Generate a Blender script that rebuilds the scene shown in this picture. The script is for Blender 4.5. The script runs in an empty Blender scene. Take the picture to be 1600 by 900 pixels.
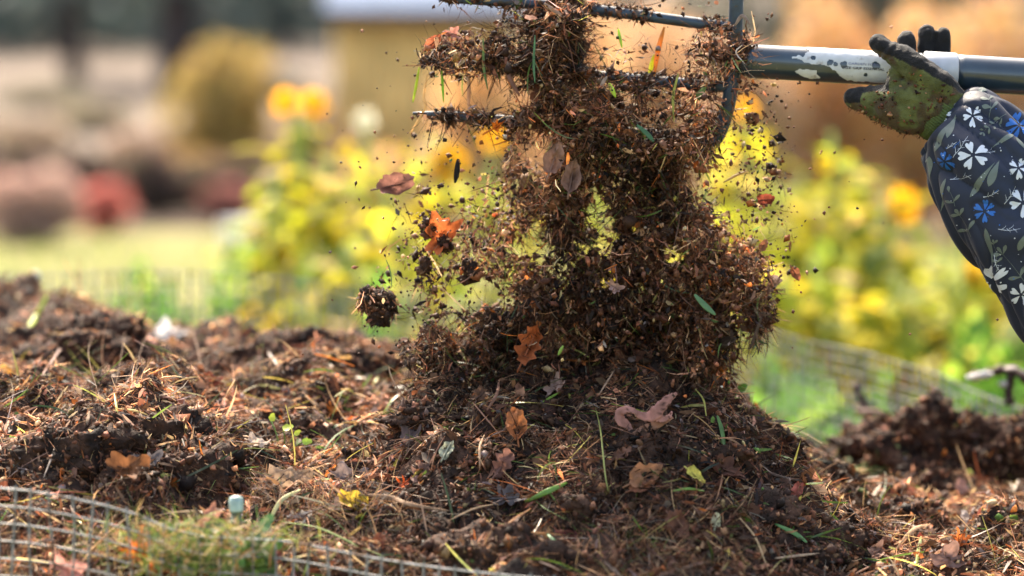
import bpy, math, numpy as np
from mathutils import Vector, Matrix

# ------------------------------------------------------------------ camera, sky, sun, exposure
S = bpy.context.scene
COL = S.collection
CAM_Z, HOR = 1.35, 100.0
FPX = 100.0 / 36.0 * 1600.0
PITCH = math.atan((450 - HOR) / FPX)
cam_d = bpy.data.cameras.new('camera'); cam = bpy.data.objects.new('camera', cam_d); COL.objects.link(cam)
cam.location = (0, 0, CAM_Z); cam.rotation_euler = (math.pi / 2 - PITCH, 0, 0)
cam_d.lens = 100; cam_d.sensor_width = 36; cam_d.clip_start = 0.05; cam_d.clip_end = 6000
cam_d.dof.use_dof = True; cam_d.dof.focus_distance = 2.985; cam_d.dof.aperture_fstop = 2.5
S.camera = cam
SUN_EL, SUN_AZ = math.radians(49), math.radians(-16)          # azimuth from +Y (behind the scene), towards -X
w = bpy.data.worlds.new('World'); S.world = w; w.use_nodes = True
nt = w.node_tree; sky = nt.nodes.new('ShaderNodeTexSky'); sky.sky_type = 'NISHITA'; sky.sun_disc = False
sky.sun_elevation = SUN_EL; sky.sun_rotation = SUN_AZ; sky.air_density = 1.0; sky.dust_density = 4.0; sky.ozone_density = 0.4
nt.links.new(sky.outputs[0], nt.nodes['Background'].inputs[0]); nt.nodes['Background'].inputs[1].default_value = 0.15
sl = bpy.data.lights.new('sun', 'SUN'); sl.energy = 3.1; sl.angle = math.radians(0.5); sl.color = (1.0, 0.94, 0.84)
sun = bpy.data.objects.new('sun', sl); COL.objects.link(sun); sun.location = (0, 10, 20)
sv = Vector((math.sin(SUN_AZ) * math.cos(SUN_EL), math.cos(SUN_AZ) * math.cos(SUN_EL), math.sin(SUN_EL)))
sun.rotation_euler = sv.to_track_quat('Z', 'Y').to_euler()
vs = S.view_settings; vs.view_transform = 'Standard'; vs.look = 'None'; vs.exposure = 2.1; vs.gamma = 1; vs.use_curve_mapping = False
vs.use_white_balance = True; vs.white_balance_temperature = 7250; vs.white_balance_tint = 10   # the photo is balanced for warm daylight
S.cycles.use_denoising = True; S.cycles.max_bounces = 8; S.cycles.transparent_max_bounces = 8

# ------------------------------------------------------------------ maths helpers
R = np.random.default_rng(7)
cp, sp = math.cos(PITCH), math.sin(PITCH)
def at(px, py, d):
    """point of the world seen at photo pixel (px, py) at depth d metres along the view axis"""
    px = np.asarray(px, float); py = np.asarray(py, float); d = np.asarray(d, float)
    xc = (px - 800) / FPX * d; yc = (450 - py) / FPX * d
    return np.stack(np.broadcast_arrays(xc, yc * sp + d * cp, CAM_Z + yc * cp - d * sp), -1)
def proj(P):
    P = np.asarray(P, float); x = P[..., 0]; y = P[..., 1]; z = P[..., 2] - CAM_Z
    d = y * cp - z * sp; yc = y * sp + z * cp
    return 800 + x / d * FPX, 450 - yc / d * FPX, d
def unit(v): return v / (np.linalg.norm(v, axis=-1, keepdims=True) + 1e-12)
def rdir(n, g=R): return unit(g.normal(size=(n, 3)))
def hsh(i, s):
    h = (i[..., 0] * 374761393 + i[..., 1] * 668265263 + i[..., 2] * 2147483647 + s * 1274126177) & 0xffffffff
    h = ((h ^ (h >> 13)) * 1103515245) & 0xffffffff; h = ((h ^ (h >> 16)) * 2654435761) & 0xffffffff
    return ((h >> 8) & 0xffff) / 32767.5 - 1
def vn(P, s=0):
    P = np.asarray(P, float); i = np.floor(P).astype(np.int64); f = P - i; u = f * f * (3 - 2 * f); r = 0
    for a in (0, 1):
        for b in (0, 1):
            for c in (0, 1):
                wgt = (u[..., 0] if a else 1 - u[..., 0]) * (u[..., 1] if b else 1 - u[..., 1]) * (u[..., 2] if c else 1 - u[..., 2])
                r = r + wgt * hsh(i + np.array([a, b, c]), s)
    return r
def fbm(P, o=4, s=0, g=.5):
    r = 0; a = 1
    for k in range(o): r = r + a * vn(np.asarray(P) * 2 ** k + 17.3 * k, s + k); a *= g
    return r
def catmull(P, n):
    P = np.asarray(P, float); Q = np.vstack([2 * P[0] - P[1], P, 2 * P[-1] - P[-2]]); t = np.linspace(0, len(P) - 1 - 1e-9, n)
    i = t.astype(int); f = (t - i)[:, None]; a, b, c, d = Q[i], Q[i + 1], Q[i + 2], Q[i + 3]
    return .5 * (2 * b + (c - a) * f + (2 * a - 5 * b + 4 * c - d) * f ** 2 + (3 * b - a - 3 * c + d) * f ** 3)

# ------------------------------------------------------------------ mesh + object helpers
def mk(name, V, F, mat=None, parent=None, col=None, smooth=False, mats=None, mi=None):
    V = np.asarray(V, float).reshape(-1, 3); F = F if isinstance(F, list) else [F]; F = [np.asarray(f, np.int64) for f in F if len(f)]
    m = bpy.data.meshes.new(name); m.vertices.add(len(V)); m.vertices.foreach_set('co', V.astype(np.float32).ravel())
    lp = np.concatenate([f.ravel() for f in F]); tot = np.concatenate([np.full(len(f), f.shape[1]) for f in F])
    m.loops.add(len(lp)); m.loops.foreach_set('vertex_index', lp.astype(np.int32))
    m.polygons.add(len(tot)); m.polygons.foreach_set('loop_start', np.concatenate([[0], np.cumsum(tot)[:-1]]).astype(np.int32))
    if smooth: m.polygons.foreach_set('use_smooth', np.ones(len(tot), bool))
    if mi is not None: m.polygons.foreach_set('material_index', np.asarray(mi, np.int32))
    m.update(calc_edges=True)
    if col is not None:
        c = np.ones((len(V), 4), np.float32); c[:, :3] = col
        m.color_attributes.new('Col', 'FLOAT_COLOR', 'POINT').data.foreach_set('color', c.ravel())
    for x in (mats or ([mat] if mat else [])): m.materials.append(x)
    o = bpy.data.objects.new(name, m); COL.objects.link(o)
    if parent: o.parent = parent; o.matrix_parent_inverse = Matrix.Translation(parent.location).inverted()
    return o
def tag(o, label=None, cat=None, group=None, kind=None):
    for k, v in (('label', label), ('category', cat), ('group', group), ('kind', kind)):
        if v: o[k] = v
    return o
def empty(name, loc, label=None, cat=None, group=None, kind=None):
    o = bpy.data.objects.new(name, None); COL.objects.link(o); o.location = [float(c) for c in loc]; o.empty_display_size = .05
    return tag(o, label, cat, group, kind)
class MB:
    """collects vertices / faces / colours"""
    def __init__(s): s.V = []; s.F = {}; s.C = []; s.n = 0
    def add(s, V, F, C=None):
        V = np.asarray(V, float).reshape(-1, 3)
        for f in (F if isinstance(F, list) else [F]):
            f = np.asarray(f, np.int64); s.F.setdefault(f.shape[1], []).append(f + s.n)
        s.V.append(V); s.C.append(np.broadcast_to(np.asarray(C if C is not None else (.5, .5, .5), float), V.shape)); s.n += len(V); return s
    def build(s, name, mat, parent=None, smooth=False):
        return mk(name, np.vstack(s.V), [np.vstack(v) for v in s.F.values()], mat, parent, np.vstack(s.C), smooth)
def grid_faces(nu, nv, wrap_v=False):
    i, j = np.meshgrid(np.arange(nu - 1), np.arange(nv if wrap_v else nv - 1), indexing='ij'); j2 = (j + 1) % nv
    return np.stack([i * nv + j, (i + 1) * nv + j, (i + 1) * nv + j2, i * nv + j2], -1).reshape(-1, 4)
def frames(P):
    T = unit(np.gradient(P, axis=0)); n = np.cross(T[0], (0, 0, 1.0)); n = n if np.linalg.norm(n) > .1 else np.cross(T[0], (0, 1.0, 0)); N = [n / np.linalg.norm(n)]
    for t in T[1:]: q = N[-1] - t * np.dot(N[-1], t); N.append(q / np.linalg.norm(q))
    N = np.array(N); return T, N, np.cross(T, N)
def tube(P, r, sides=8, cap=True, flat=1.0, nrm=None):
    P = np.asarray(P, float); r = np.broadcast_to(np.asarray(r, float), (len(P),)); T, N, B = frames(P)
    if nrm is not None: N = unit(np.asarray(nrm, float) - T * (T @ np.asarray(nrm, float))[:, None]); B = np.cross(T, N)
    a = np.linspace(0, 2 * math.pi, sides, endpoint=False)
    V = P[:, None] + r[:, None, None] * (np.cos(a)[None, :, None] * N[:, None] * flat + np.sin(a)[None, :, None] * B[:, None])
    V = V.reshape(-1, 3); F = [grid_faces(len(P), sides, True)]
    if cap:
        F[0] = F[0]; n0 = len(V); V = np.vstack([V, P[0], P[-1]]); k = np.arange(sides)
        F.append(np.stack([np.full(sides, n0), k, (k + 1) % sides], -1)); b = (len(P) - 1) * sides
        F.append(np.stack([np.full(sides, n0 + 1), b + (k + 1) % sides, b + k], -1))
        F = [F[0], np.vstack(F[1:])]
    return V, F
def box(c, s):
    c = np.asarray(c, float); s = np.asarray(s, float) / 2
    V = np.array([[x, y, z] for x in (-1, 1) for y in (-1, 1) for z in (-1, 1)]) * s + c
    return V, np.array([[0, 1, 3, 2], [4, 6, 7, 5], [0, 4, 5, 1], [2, 3, 7, 6], [0, 2, 6, 4], [1, 5, 7, 3]])
PHI = (1 + 5 ** .5) / 2
IV = unit(np.array([[-1, PHI, 0], [1, PHI, 0], [-1, -PHI, 0], [1, -PHI, 0], [0, -1, PHI], [0, 1, PHI], [0, -1, -PHI], [0, 1, -PHI], [PHI, 0, -1], [PHI, 0, 1], [-PHI, 0, -1], [-PHI, 0, 1]], float))
IF = np.array([[0, 11, 5], [0, 5, 1], [0, 1, 7], [0, 7, 10], [0, 10, 11], [1, 5, 9], [5, 11, 4], [11, 10, 2], [10, 7, 6], [7, 1, 8], [3, 9, 4], [3, 4, 2], [3, 2, 6], [3, 6, 8], [3, 8, 9], [4, 9, 5], [2, 4, 11], [6, 2, 10], [8, 6, 7], [9, 8, 1]])
OV = np.array([[1, 0, 0], [-1, 0, 0], [0, 1, 0], [0, -1, 0], [0, 0, 1], [0, 0, -1]], float)
OF = np.array([[0, 2, 4], [2, 1, 4], [1, 3, 4], [3, 0, 4], [2, 0, 5], [1, 2, 5], [3, 1, 5], [0, 3, 5]])
def subdiv(V, F, k):
    for _ in range(k):
        E = np.sort(np.vstack([F[:, [0, 1]], F[:, [1, 2]], F[:, [2, 0]]]), 1); U, inv = np.unique(E, axis=0, return_inverse=True); inv = inv.ravel()
        M = unit(V[U[:, 0]] + V[U[:, 1]]); n = len(V); m = len(F); a, b, c = inv[:m] + n, inv[m:2 * m] + n, inv[2 * m:] + n
        V = np.vstack([V, M]); F = np.vstack([np.stack([F[:, 0], a, c], 1), np.stack([F[:, 1], b, a], 1), np.stack([F[:, 2], c, b], 1), np.stack([a, b, c], 1)])
    return V, F
SPH = {k: subdiv(IV, IF, k) for k in (1, 2, 3, 4)}
def lump(c, r, k=3, amp=.35, freq=2.0, seed=0, sc=(1, 1, 1)):
    V, F = SPH[k]; d = 1 + amp * fbm(V * freq + seed * 3.7, 4, seed, .6)
    return np.asarray(c) + V * d[:, None] * r * np.asarray(sc), F
def many(V0, F0, P, sc, rot=True, jit=.25, g=R):
    """n jittered, rotated, scaled copies of a tiny mesh as one vertex / face array; sc (n,3)"""
    n = len(P); A = rdir(n, g); B = unit(np.cross(A, rdir(n, g))); C = np.cross(A, B); M = np.stack([A, B, C], 1)
    V = V0[None] * (1 + g.uniform(-jit, jit, (n, len(V0), 1))) * sc[:, None, :]
    if rot is True: V = np.einsum('nvi,nij->nvj', V, M)
    return (P[:, None] + V).reshape(-1, 3), (F0[None] + (np.arange(n) * len(V0))[:, None, None]).reshape(-1, F0.shape[1])
def ribbons(P, D, N, L, W, curl, segs=3, tube3=False, taper=.15, g=R):
    """n curved strips starting at P, heading D, bending along N"""
    n = len(P); D = unit(D); Wd = unit(np.cross(D, N)); N2 = np.cross(Wd, D); t = np.linspace(0, 1, segs + 1)
    s2 = g.normal(size=n) * .25; off = D[:, None] * (L[:, None] * t)[..., None] + N2[:, None] * (L * curl)[:, None, None] * (t ** 2)[None, :, None] + Wd[:, None] * (L * s2)[:, None, None] * (t ** 2)[None, :, None]
    C = P[:, None] + off; wt = (taper + (1 - taper) * np.sin(np.pi * (.12 + .8 * t)))[None] * W[:, None] * .5; tw = (g.uniform(0, 6.28, n)[:, None] + g.normal(size=n)[:, None] * t * 1.5)
    X = Wd[:, None] * np.cos(tw)[..., None] + N2[:, None] * np.sin(tw)[..., None]
    if tube3:
        Y = np.cross(np.broadcast_to(D[:, None], X.shape), X); k = 3
        V = np.stack([C + wt[..., None] * (X * math.cos(a) + Y * math.sin(a)) for a in (0, 2.094, 4.189)], 2)
    else:
        k = 2; V = np.stack([C - X * wt[..., None], C + X * wt[..., None]], 2)
    per = (segs + 1) * k
    f = []
    for s in range(segs):
        for j in range(k if tube3 else 1):
            a = s * k + j; b = s * k + (j + 1) % k; f.append([a, b, b + k, a + k])
    F = (np.array(f)[None] + (np.arange(n) * per)[:, None, None]).reshape(-1, 4)
    return V.reshape(-1, 3), F, per
FRV = np.array([[0, 0, .12]] + [[math.cos(a), math.sin(a) * .7, 0] for a in np.linspace(0, 2 * math.pi, 6, endpoint=False)])
FRF = np.array([[0, i + 1, (i + 1) % 6 + 1] for i in range(6)])
def pick(pal, wts, n, var=.25, g=R):
    pal = np.asarray(pal, float); wts = np.asarray(wts, float); k = g.choice(len(pal), n, p=wts / wts.sum())
    return pal[k] * np.exp(g.normal(size=(n, 1)) * var) * np.exp(g.normal(size=(n, 3)) * .06)
def inside_poly(poly, x, y):
    c = np.zeros(np.shape(x), bool); n = len(poly); j = n - 1
    for i in range(n):
        xi, yi = poly[i]; xj, yj = poly[j]
        c ^= ((yi > y) != (yj > y)) & (x < (xj - xi) * (y - yi) / (yj - yi + 1e-12) + xi); j = i
    return c

# ------------------------------------------------------------------ materials
def newmat(name):
    m = bpy.data.materials.new(name); m.use_nodes = True; return m, m.node_tree, m.node_tree.nodes['Principled BSDF'], m.node_tree.nodes['Material Output']
def colmat(name, rough=.6, spec=.4, trans=0, bump=0, bscale=200, nscale=60, nvar=.5, flat=None, metal=0, coat=0, sheen=0, bdist=.002, speck=None):
    m, t, b, out = newmat(name); N = t.nodes.new; L = t.links.new
    if flat is None: c = N('ShaderNodeAttribute'); c.attribute_name = 'Col'; csock = c.outputs['Color']
    else: c = N('ShaderNodeRGB'); c.outputs[0].default_value = (*flat, 1); csock = c.outputs[0]
    tc = N('ShaderNodeTexCoord'); nz = N('ShaderNodeTexNoise'); nz.inputs['Scale'].default_value = nscale; nz.inputs['Detail'].default_value = 5; L(tc.outputs['Object'], nz.inputs['Vector'])
    mr = N('ShaderNodeMapRange'); mr.inputs[1].default_value = .3; mr.inputs[2].default_value = .7; mr.inputs[3].default_value = 1 - nvar; mr.inputs[4].default_value = 1 + nvar; L(nz.outputs[0], mr.inputs[0])
    vm = N('ShaderNodeVectorMath'); vm.operation = 'SCALE'; L(csock, vm.inputs[0]); L(mr.outputs[0], vm.inputs['Scale']); cs = vm.outputs[0]
    if speck:
        n2 = N('ShaderNodeTexNoise'); n2.inputs['Scale'].default_value = speck[1]; n2.inputs['Detail'].default_value = 6; L(tc.outputs['Object'], n2.inputs['Vector'])
        rp = N('ShaderNodeMapRange'); rp.inputs[1].default_value = speck[2]; rp.inputs[2].default_value = speck[2] + .06; L(n2.outputs[0], rp.inputs[0])
        mx = N('ShaderNodeMix'); mx.data_type = 'RGBA'; L(rp.outputs[0], mx.inputs[0]); L(cs, mx.inputs[6]); mx.inputs[7].default_value = (*speck[0], 1); cs = mx.outputs[2]
    L(cs, b.inputs['Base Color'])
    b.inputs['Roughness'].default_value = rough; b.inputs['Specular IOR Level'].default_value = spec; b.inputs['Metallic'].default_value = metal
    b.inputs['Coat Weight'].default_value = coat; b.inputs['Coat Roughness'].default_value = .15; b.inputs['Sheen Weight'].default_value = sheen
    if bump:
        n3 = N('ShaderNodeTexNoise'); n3.inputs['Scale'].default_value = bscale; n3.inputs['Detail'].default_value = 4; L(tc.outputs['Object'], n3.inputs['Vector'])
        bp = N('ShaderNodeBump'); bp.inputs['Strength'].default_value = bump; bp.inputs['Distance'].default_value = bdist; L(n3.outputs[0], bp.inputs['Height']); L(bp.outputs[0], b.inputs['Normal'])
    if trans:
        tr = N('ShaderNodeBsdfTranslucent'); L(cs, tr.inputs[0]); ms = N('ShaderNodeMixShader'); ms.inputs[0].default_value = trans
        L(b.outputs[0], ms.inputs[1]); L(tr.outputs[0], ms.inputs[2]); L(ms.outputs[0], out.inputs[0])
    return m
M_SOIL = colmat('compost_soil', .85, .2, bump=.9, bscale=260, nscale=120, nvar=.6, bdist=.004)
M_BIT = colmat('compost_bits', .7, .2, trans=.10, bump=.4, bscale=500, nscale=250, nvar=.4)
M_FIB = colmat('compost_fibres', .6, .3, trans=.35, nscale=180, nvar=.35)
M_LEAF = colmat('dead_leaf', .7, .22, trans=.35, bump=.5, bscale=180, nscale=90, nvar=.35, speck=((.05, .03, .02), 140, .66))
M_GREEN = colmat('green_leaf', .4, .5, trans=.4, nscale=80, nvar=.25)
M_FAR = colmat('far_foliage', .7, .18, trans=.5, nscale=6, nvar=.25)
M_BARK = colmat('bark', .85, .2, bump=.6, bscale=12, nscale=5, nvar=.4, bdist=.02)
M_STEM = colmat('stem', .6, .3, nscale=30, nvar=.2)
M_WIRE = colmat('galvanised_wire', .62, .3, nscale=60, nvar=.35, flat=(.22, .22, .22), metal=.3, speck=((.08, .05, .035), 45, .56))
M_TINE = colmat('fork_steel', .6, .35, bump=.3, bscale=120, nscale=70, nvar=.4, flat=(.022, .040, .062), coat=.3, speck=((.05, .035, .025), 90, .56))

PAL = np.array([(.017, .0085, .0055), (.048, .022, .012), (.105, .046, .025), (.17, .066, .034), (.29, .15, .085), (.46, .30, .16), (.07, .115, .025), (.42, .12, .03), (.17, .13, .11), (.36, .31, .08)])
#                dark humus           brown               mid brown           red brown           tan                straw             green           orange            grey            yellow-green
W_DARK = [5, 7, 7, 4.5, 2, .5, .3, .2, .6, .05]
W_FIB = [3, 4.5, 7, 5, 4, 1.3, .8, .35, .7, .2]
W_SUN = [1.5, 3, 5, 4.5, 5.5, 2.6, .35, .5, 1.8, .12]  # paler mix that paints sunlight into litter and clods

# ------------------------------------------------------------------ the ground
def ground_z(y): return np.interp(y, [0, 27, 60, 100, 200, 400, 3000], [0, 0, .55, 1.75, 5, 14, 60])
gx = np.array([-2000, -400, -100, -40, -15, -5, 0, 5, 15, 40, 100, 400, 2000.]); gy = np.array([-50, 0, 8, 15, 20, 23.5])
def sheet(name, xs, ys, dz, mat, sub=1):
    X, Y = np.meshgrid(xs, ys, indexing='ij'); return mk(name, np.stack([X, Y, ground_z(Y) + dz], -1), grid_faces(len(xs), len(ys)), mat, None, (.3, .3, .3))
def groundmat(name, c1, c2, sc, c3=None):
    m, t, b, out = newmat(name); N = t.nodes.new; L = t.links.new; g = N('ShaderNodeNewGeometry')
    n = N('ShaderNodeTexNoise'); n.inputs['Scale'].default_value = sc; n.inputs['Detail'].default_value = 8; n.inputs['Roughness'].default_value = .65; L(g.outputs['Position'], n.inputs['Vector'])
    r = N('ShaderNodeValToRGB'); r.color_ramp.elements[0].position = .35; r.color_ramp.elements[0].color = (*c1, 1); r.color_ramp.elements[1].position = .65; r.color_ramp.elements[1].color = (*c2, 1)
    if c3: e = r.color_ramp.elements.new(.5); e.color = (*c3, 1)
    L(n.outputs[0], r.inputs[0]); L(r.outputs[0], b.inputs['Base Color']); b.inputs['Roughness'].default_value = .95; b.inputs['Specular IOR Level'].default_value = .08
    bp = N('ShaderNodeBump'); bp.inputs['Strength'].default_value = .6; L(n.outputs[0], bp.inputs['Height']); L(bp.outputs[0], b.inputs['Normal'])
    return m
tag(sheet('lawn', gx, np.array([-60, 0, 5, 10, 15, 20, 23.0]), 0, groundmat('lawn_grass', (.09, .10, .03), (.22, .19, .075), 1.2, (.15, .145, .05))), kind='structure')
tag(sheet('soil', gx, np.array([23.0, 26, 27, 30]), 0, groundmat('bare_soil', (.03, .022, .018), (.09, .06, .045), 1.5)), kind='structure')
tag(sheet('field', gx, np.array([30, 34, 40, 50, 60, 80, 100, 150, 200, 400, 1000, 3000.]), 0, groundmat('dry_field', (.085, .066, .052), (.155, .122, .098), .25, (.118, .092, .073))), kind='structure')

# grass tufts on the near lawn: nobody could count them
n = 10000; gxy = np.stack([R.uniform(-4.5, 4.5, n), 5.2 + 15 * R.random(n) ** 1.3], 1); gp = np.stack([gxy[:, 0] * (.4 + gxy[:, 1] / 14), gxy[:, 1], np.zeros(n)], 1)
gD = unit(np.stack([R.normal(size=n) * .35, R.normal(size=n) * .35, np.ones(n)], 1))
V, F, per = ribbons(gp, gD, rdir(n), R.uniform(.05, .16, n), R.uniform(.008, .02, n), R.normal(size=n) * .3, 2)
gc = pick([(.10, .18, .03), (.18, .24, .04), (.30, .30, .07), (.32, .25, .10)], [4, 4, 2, 1], n)
tag(mk('grass', V, F, M_GREEN, None, np.repeat(gc, per, 0)), 'short green and yellowing grass of the lawn behind the wire bin', 'grass', kind='stuff')

# ------------------------------------------------------------------ background vegetation
def cloud(c, rad, n, size, pal, wts, seed=0, gap=.0, flatten=1.0, lobes=0):
    """leaf-sized quads through an uneven crown volume"""
    g = np.random.default_rng(seed + 100); c = np.asarray(c, float); rad = np.asarray(rad, float); m = int(n * 2.2)
    P = rdir(m, g) * (g.random((m, 1)) ** .45); k = 1 + .35 * fbm(P * 1.7 + seed, 3, seed)
    keep = vn(P * 3.1 + seed * 2.2, seed + 5) > gap - .6; P = (P * k[:, None])[keep][:n]; n = len(P); W = c + P * rad
    A = rdir(n, g); B = unit(np.cross(A, rdir(n, g))); s = (size * g.uniform(.6, 1.4, n))[:, None]
    V = np.stack([W - A * s * .5, W - B * s * .32, W + A * s * .5, W + B * s * .32], 1).reshape(-1, 3)
    col = pick(pal, wts, n, .25, g); return V, np.arange(4 * n).reshape(-1, 4), np.repeat(col, 4, 0)
def bush(name, px, py_base, d, wpx, hpx, n, size, pal, wts, label, cat, group=None, seed=0, zb=None, gap=0., stems=7):
    base = at(px, py_base, d); gz = float(ground_z(base[1])) if zb is None else zb; base[2] = gz
    w = wpx / FPX * d / 2; h = hpx / FPX * d; root = empty(name, base, label, cat, group)
    V, F, C = cloud(base + [0, 0, h * .52], (w, w * .9, h * .52), n, size, pal, wts, seed, gap); V[:, 2] = np.maximum(V[:, 2], gz + .01); mk('crown', V, F, M_FAR, root, C)
    b = MB(); g = np.random.default_rng(seed)
    for i in range(stems):
        a = g.uniform(0, 6.28); e = base + [math.cos(a) * w * .55, math.sin(a) * w * .5, h * g.uniform(.5, .8)]
        b.add(*tube(catmull([base + [math.cos(a) * .03, math.sin(a) * .03, 0], base * .6 + e * .4 + [0, 0, h * .1], e], 6), np.linspace(.018, .005, 6) * max(1, d / 12), 5), (.10, .07, .05))
    b.build('stems', M_BARK, root); return root
RUST = [(.42, .22, .09), (.52, .31, .10), (.36, .18, .10), (.30, .17, .12)]
bush('round_bush', 345, 305, 29.5, 178, 225, 11000, .06, [(.40, .29, .09), (.48, .36, .12), (.33, .24, .09), (.30, .21, .10)], [3, 3, 2, 1], 'round golden olive bush standing alone before the pale field', 'bush', seed=1)
bush('red_shrub', 165, 375, 22.6, 80, 80, 1500, .05, [(.60, .19, .16), (.50, .17, .14), (.38, .2, .16)], [3, 2, 1], 'bright red leaved shrub in the dark bed, left of the round golden bush', 'shrub', seed=2)
bush('red_shrub', 355, 372, 24.0, 90, 68, 2600, .05, [(.34, .14, .12), (.28, .12, .10), (.24, .15, .12)], [3, 2, 1], 'dull crimson low shrub directly below the round golden bush', 'shrub', seed=3)
bush('pink_brown_shrub', 50, 405, 21.5, 175, 112, 4800, .05, [(.46, .31, .26), (.38, .25, .21), (.5, .38, .32)], [3, 3, 1], 'pinkish brown rounded shrub at the far left of the bed', 'shrub', seed=4)
for i, (px, wp, hp, lab) in enumerate([(20, 120, 110, 'dark bare hedge shrub at the left end of the row behind the pink brown shrub'), (130, 120, 100, 'dark hedge shrub behind the bright red shrub'),
                                       (240, 120, 105, 'dark brown hedge shrub between the bright red shrub and the golden bush'), (330, 130, 90, 'low dark hedge shrub beneath the golden bush'), (440, 150, 95, 'dark hedge shrub right of the golden bush, partly behind the yellow flowers')]):
    bush('hedge_shrub', px, 380, 24.5 + .3 * i, wp, hp, 3600, .06, [(.09, .07, .06), (.16, .10, .085), (.10, .12, .05), (.20, .14, .11)], [3, 3, 1, 1], lab, 'shrub', 'dark shrubs along the bed', seed=10 + i)
bush('grass_clump', 300, 300, 28.5, 190, 70, 2500, .05, [(.40, .26, .10), (.30, .18, .09)], [1, 1], 'dry tan grass clump at the left foot of the golden bush', 'grass clump', seed=21)
for i, (px, pb, d, wp, hp, pal, lab) in enumerate([(40, 240, 36, 150, 60, [(.30, .22, .16), (.22, .17, .12)], 'low tan scrub on the field above the pink brown shrub'), (150, 200, 44, 120, 45, [(.22, .2, .13), (.3, .24, .17)], 'grey green scrub patch in the middle of the field'), (225, 265, 33, 140, 60, [(.36, .26, .19), (.28, .2, .15)], 'pinkish dry grass clump left of the golden bush'),
        (70, 160, 55, 150, 40, [(.26, .22, .16), (.2, .18, .13)], 'faint scrub strip high on the field at left'), (480, 290, 32, 120, 120, [(.34, .25, .18), (.26, .2, .15)], 'brownish dry shrub between the golden bush and the shed'), (440, 150, 60, 160, 50, [(.22, .2, .16), (.28, .25, .2)], 'grey scrub right of the golden bush below the treeline'), (550, 310, 26, 90, 110, [(.40, .27, .18), (.3, .2, .14)], 'dry brown shrub before the left corner of the shed')]):
    bush('dry_scrub', px, pb, d, wp, hp, 1600, .09, pal, [1] * 2, lab, 'scrub', 'dry scrub on the field', seed=140 + i, gap=.15)
# ochre and rust shrubs behind the fork
rust = [(640, 330, 21, 170, 150, 'rust coloured shrub just right of the ochre shed, half behind the flying compost'), (760, 330, 23, 180, 270, 'ochre leaved tall shrub behind the left half of the flying compost'),
        (900, 330, 24, 190, 330, 'tan and ochre tall shrub behind the upper fork tines'), (1040, 320, 23, 180, 330, 'brown gold shrub behind the open middle of the fork'),
        (1170, 320, 22, 170, 310, 'tan pink shrub directly behind the fork socket'), (1290, 330, 22.5, 190, 350, 'orange leaved shrub behind the middle of the fork handle'),
        (1430, 330, 22, 190, 360, 'deep orange shrub behind the gloved hand'), (1560, 330, 21.5, 200, 350, 'rusty orange shrub at the right edge above the sleeve')]
for i, (px, pb, d, wp, hp, lab) in enumerate(rust):
    pal = [(.66, .32, .09), (.70, .45, .18), (.50, .29, .15), (.66, .49, .31), (.52, .38, .29)]; wt = [[1, 3, 1, 3, 3], [1, 4, 1, 3, 1], [1, 3, 1, 4, 2], [0, 2, 2, 4, 3], [0, 1, 1, 5, 3], [2, 3, 2, 3, 2], [3, 3, 2, 3, 2], [2, 2, 2, 2, 4]][i]
    bush('autumn_shrub', px, pb, d, wp, hp, 4800, .08, pal, wt, lab, 'shrub', 'rust and ochre shrubs beyond the flower bed', seed=30 + i, gap=-.1)
# trees
def tree(name, px, d, hw, h, rt, label, group, seed, tkind='conifer', crown0=1.2):
    base = at(px, 100, d); base[2] = ground_z(base[1]); root = empty(name, base, label, 'tree', group); g = np.random.default_rng(seed)
    P = catmull([base - [0, 0, .05], base + [g.normal() * .1, 0, h * .35], base + [g.normal() * .2, 0, h * .7], base + [0, 0, h]], 14); b = MB(); b.add(*tube(P, np.linspace(rt, rt * .12, 14), 10), (.055, .042, .04))
    for k in range(16):
        z = crown0 + (h - crown0) * (k + .5) / 16; a = g.uniform(0, 6.28); l = hw * (1.05 - .8 * (z / h)); q = base + [0, 0, z]
        b.add(*tube(catmull([q, q + [math.cos(a) * l * .5, math.sin(a) * l * .5, .1 * l], q + [math.cos(a) * l, math.sin(a) * l, -.05 * l]], 6), np.linspace(rt * .25, .01, 6), 5), (.05, .04, .035))
    b.build('trunk', M_BARK, root); m = 3600
    t = g.random(m) ** 1.3; z = crown0 + (h - crown0) * t; a = g.uniform(0, 6.28, m); rr = hw * (1.05 - .85 * t) * (g.random(m) ** .5) * (1 + .3 * vn(np.stack([a * 1.3, z * .8, z * 0], 1), seed))
    W = base + np.stack([np.cos(a) * rr, np.sin(a) * rr, z - .12 * rr], 1); A = rdir(m, g); B = unit(np.cross(A, rdir(m, g))); s = (.34 * g.uniform(.6, 1.4, m))[:, None]
    V = np.stack([W - A * s * .5, W - B * s * .3, W + A * s * .5, W + B * s * .3], 1).reshape(-1, 3)
    pal = [(.05, .07, .065), (.075, .10, .095), (.10, .125, .12)] if tkind == 'conifer' else [(.10, .11, .09), (.14, .13, .10), (.07, .09, .06)]  # blue of distant haze put into the conifer colours
    mk('crown', V, np.arange(4 * m).reshape(-1, 4), M_FAR, root, np.repeat(pick(pal, [3, 3, 1], m, .25, g), 4, 0)); return root
tl = ['at the far left of the treeline', 'second from the left in the treeline', 'left of the dark leaning trunk', 'just left of the thick dark trunk', 'right behind the thick dark trunk', 'above the golden bush', 'right of the golden bush top', 'midway between golden bush and shed', 'just left of the shed roof']
for i, lab in enumerate(tl):
    tree('conifer_tree', -60 + i * 72, 98 + (i * 37 % 23), 2.6, 11 + i % 3, .22, 'dark haze tinted conifer ' + lab, 'conifers along the far treeline', 60 + i, crown0=.5)
tree('pine_tree', 272, 66, 3.0, 10, .46, 'thick dark trunk of a pine rising behind the golden bush', None, 80, crown0=2.6)
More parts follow.
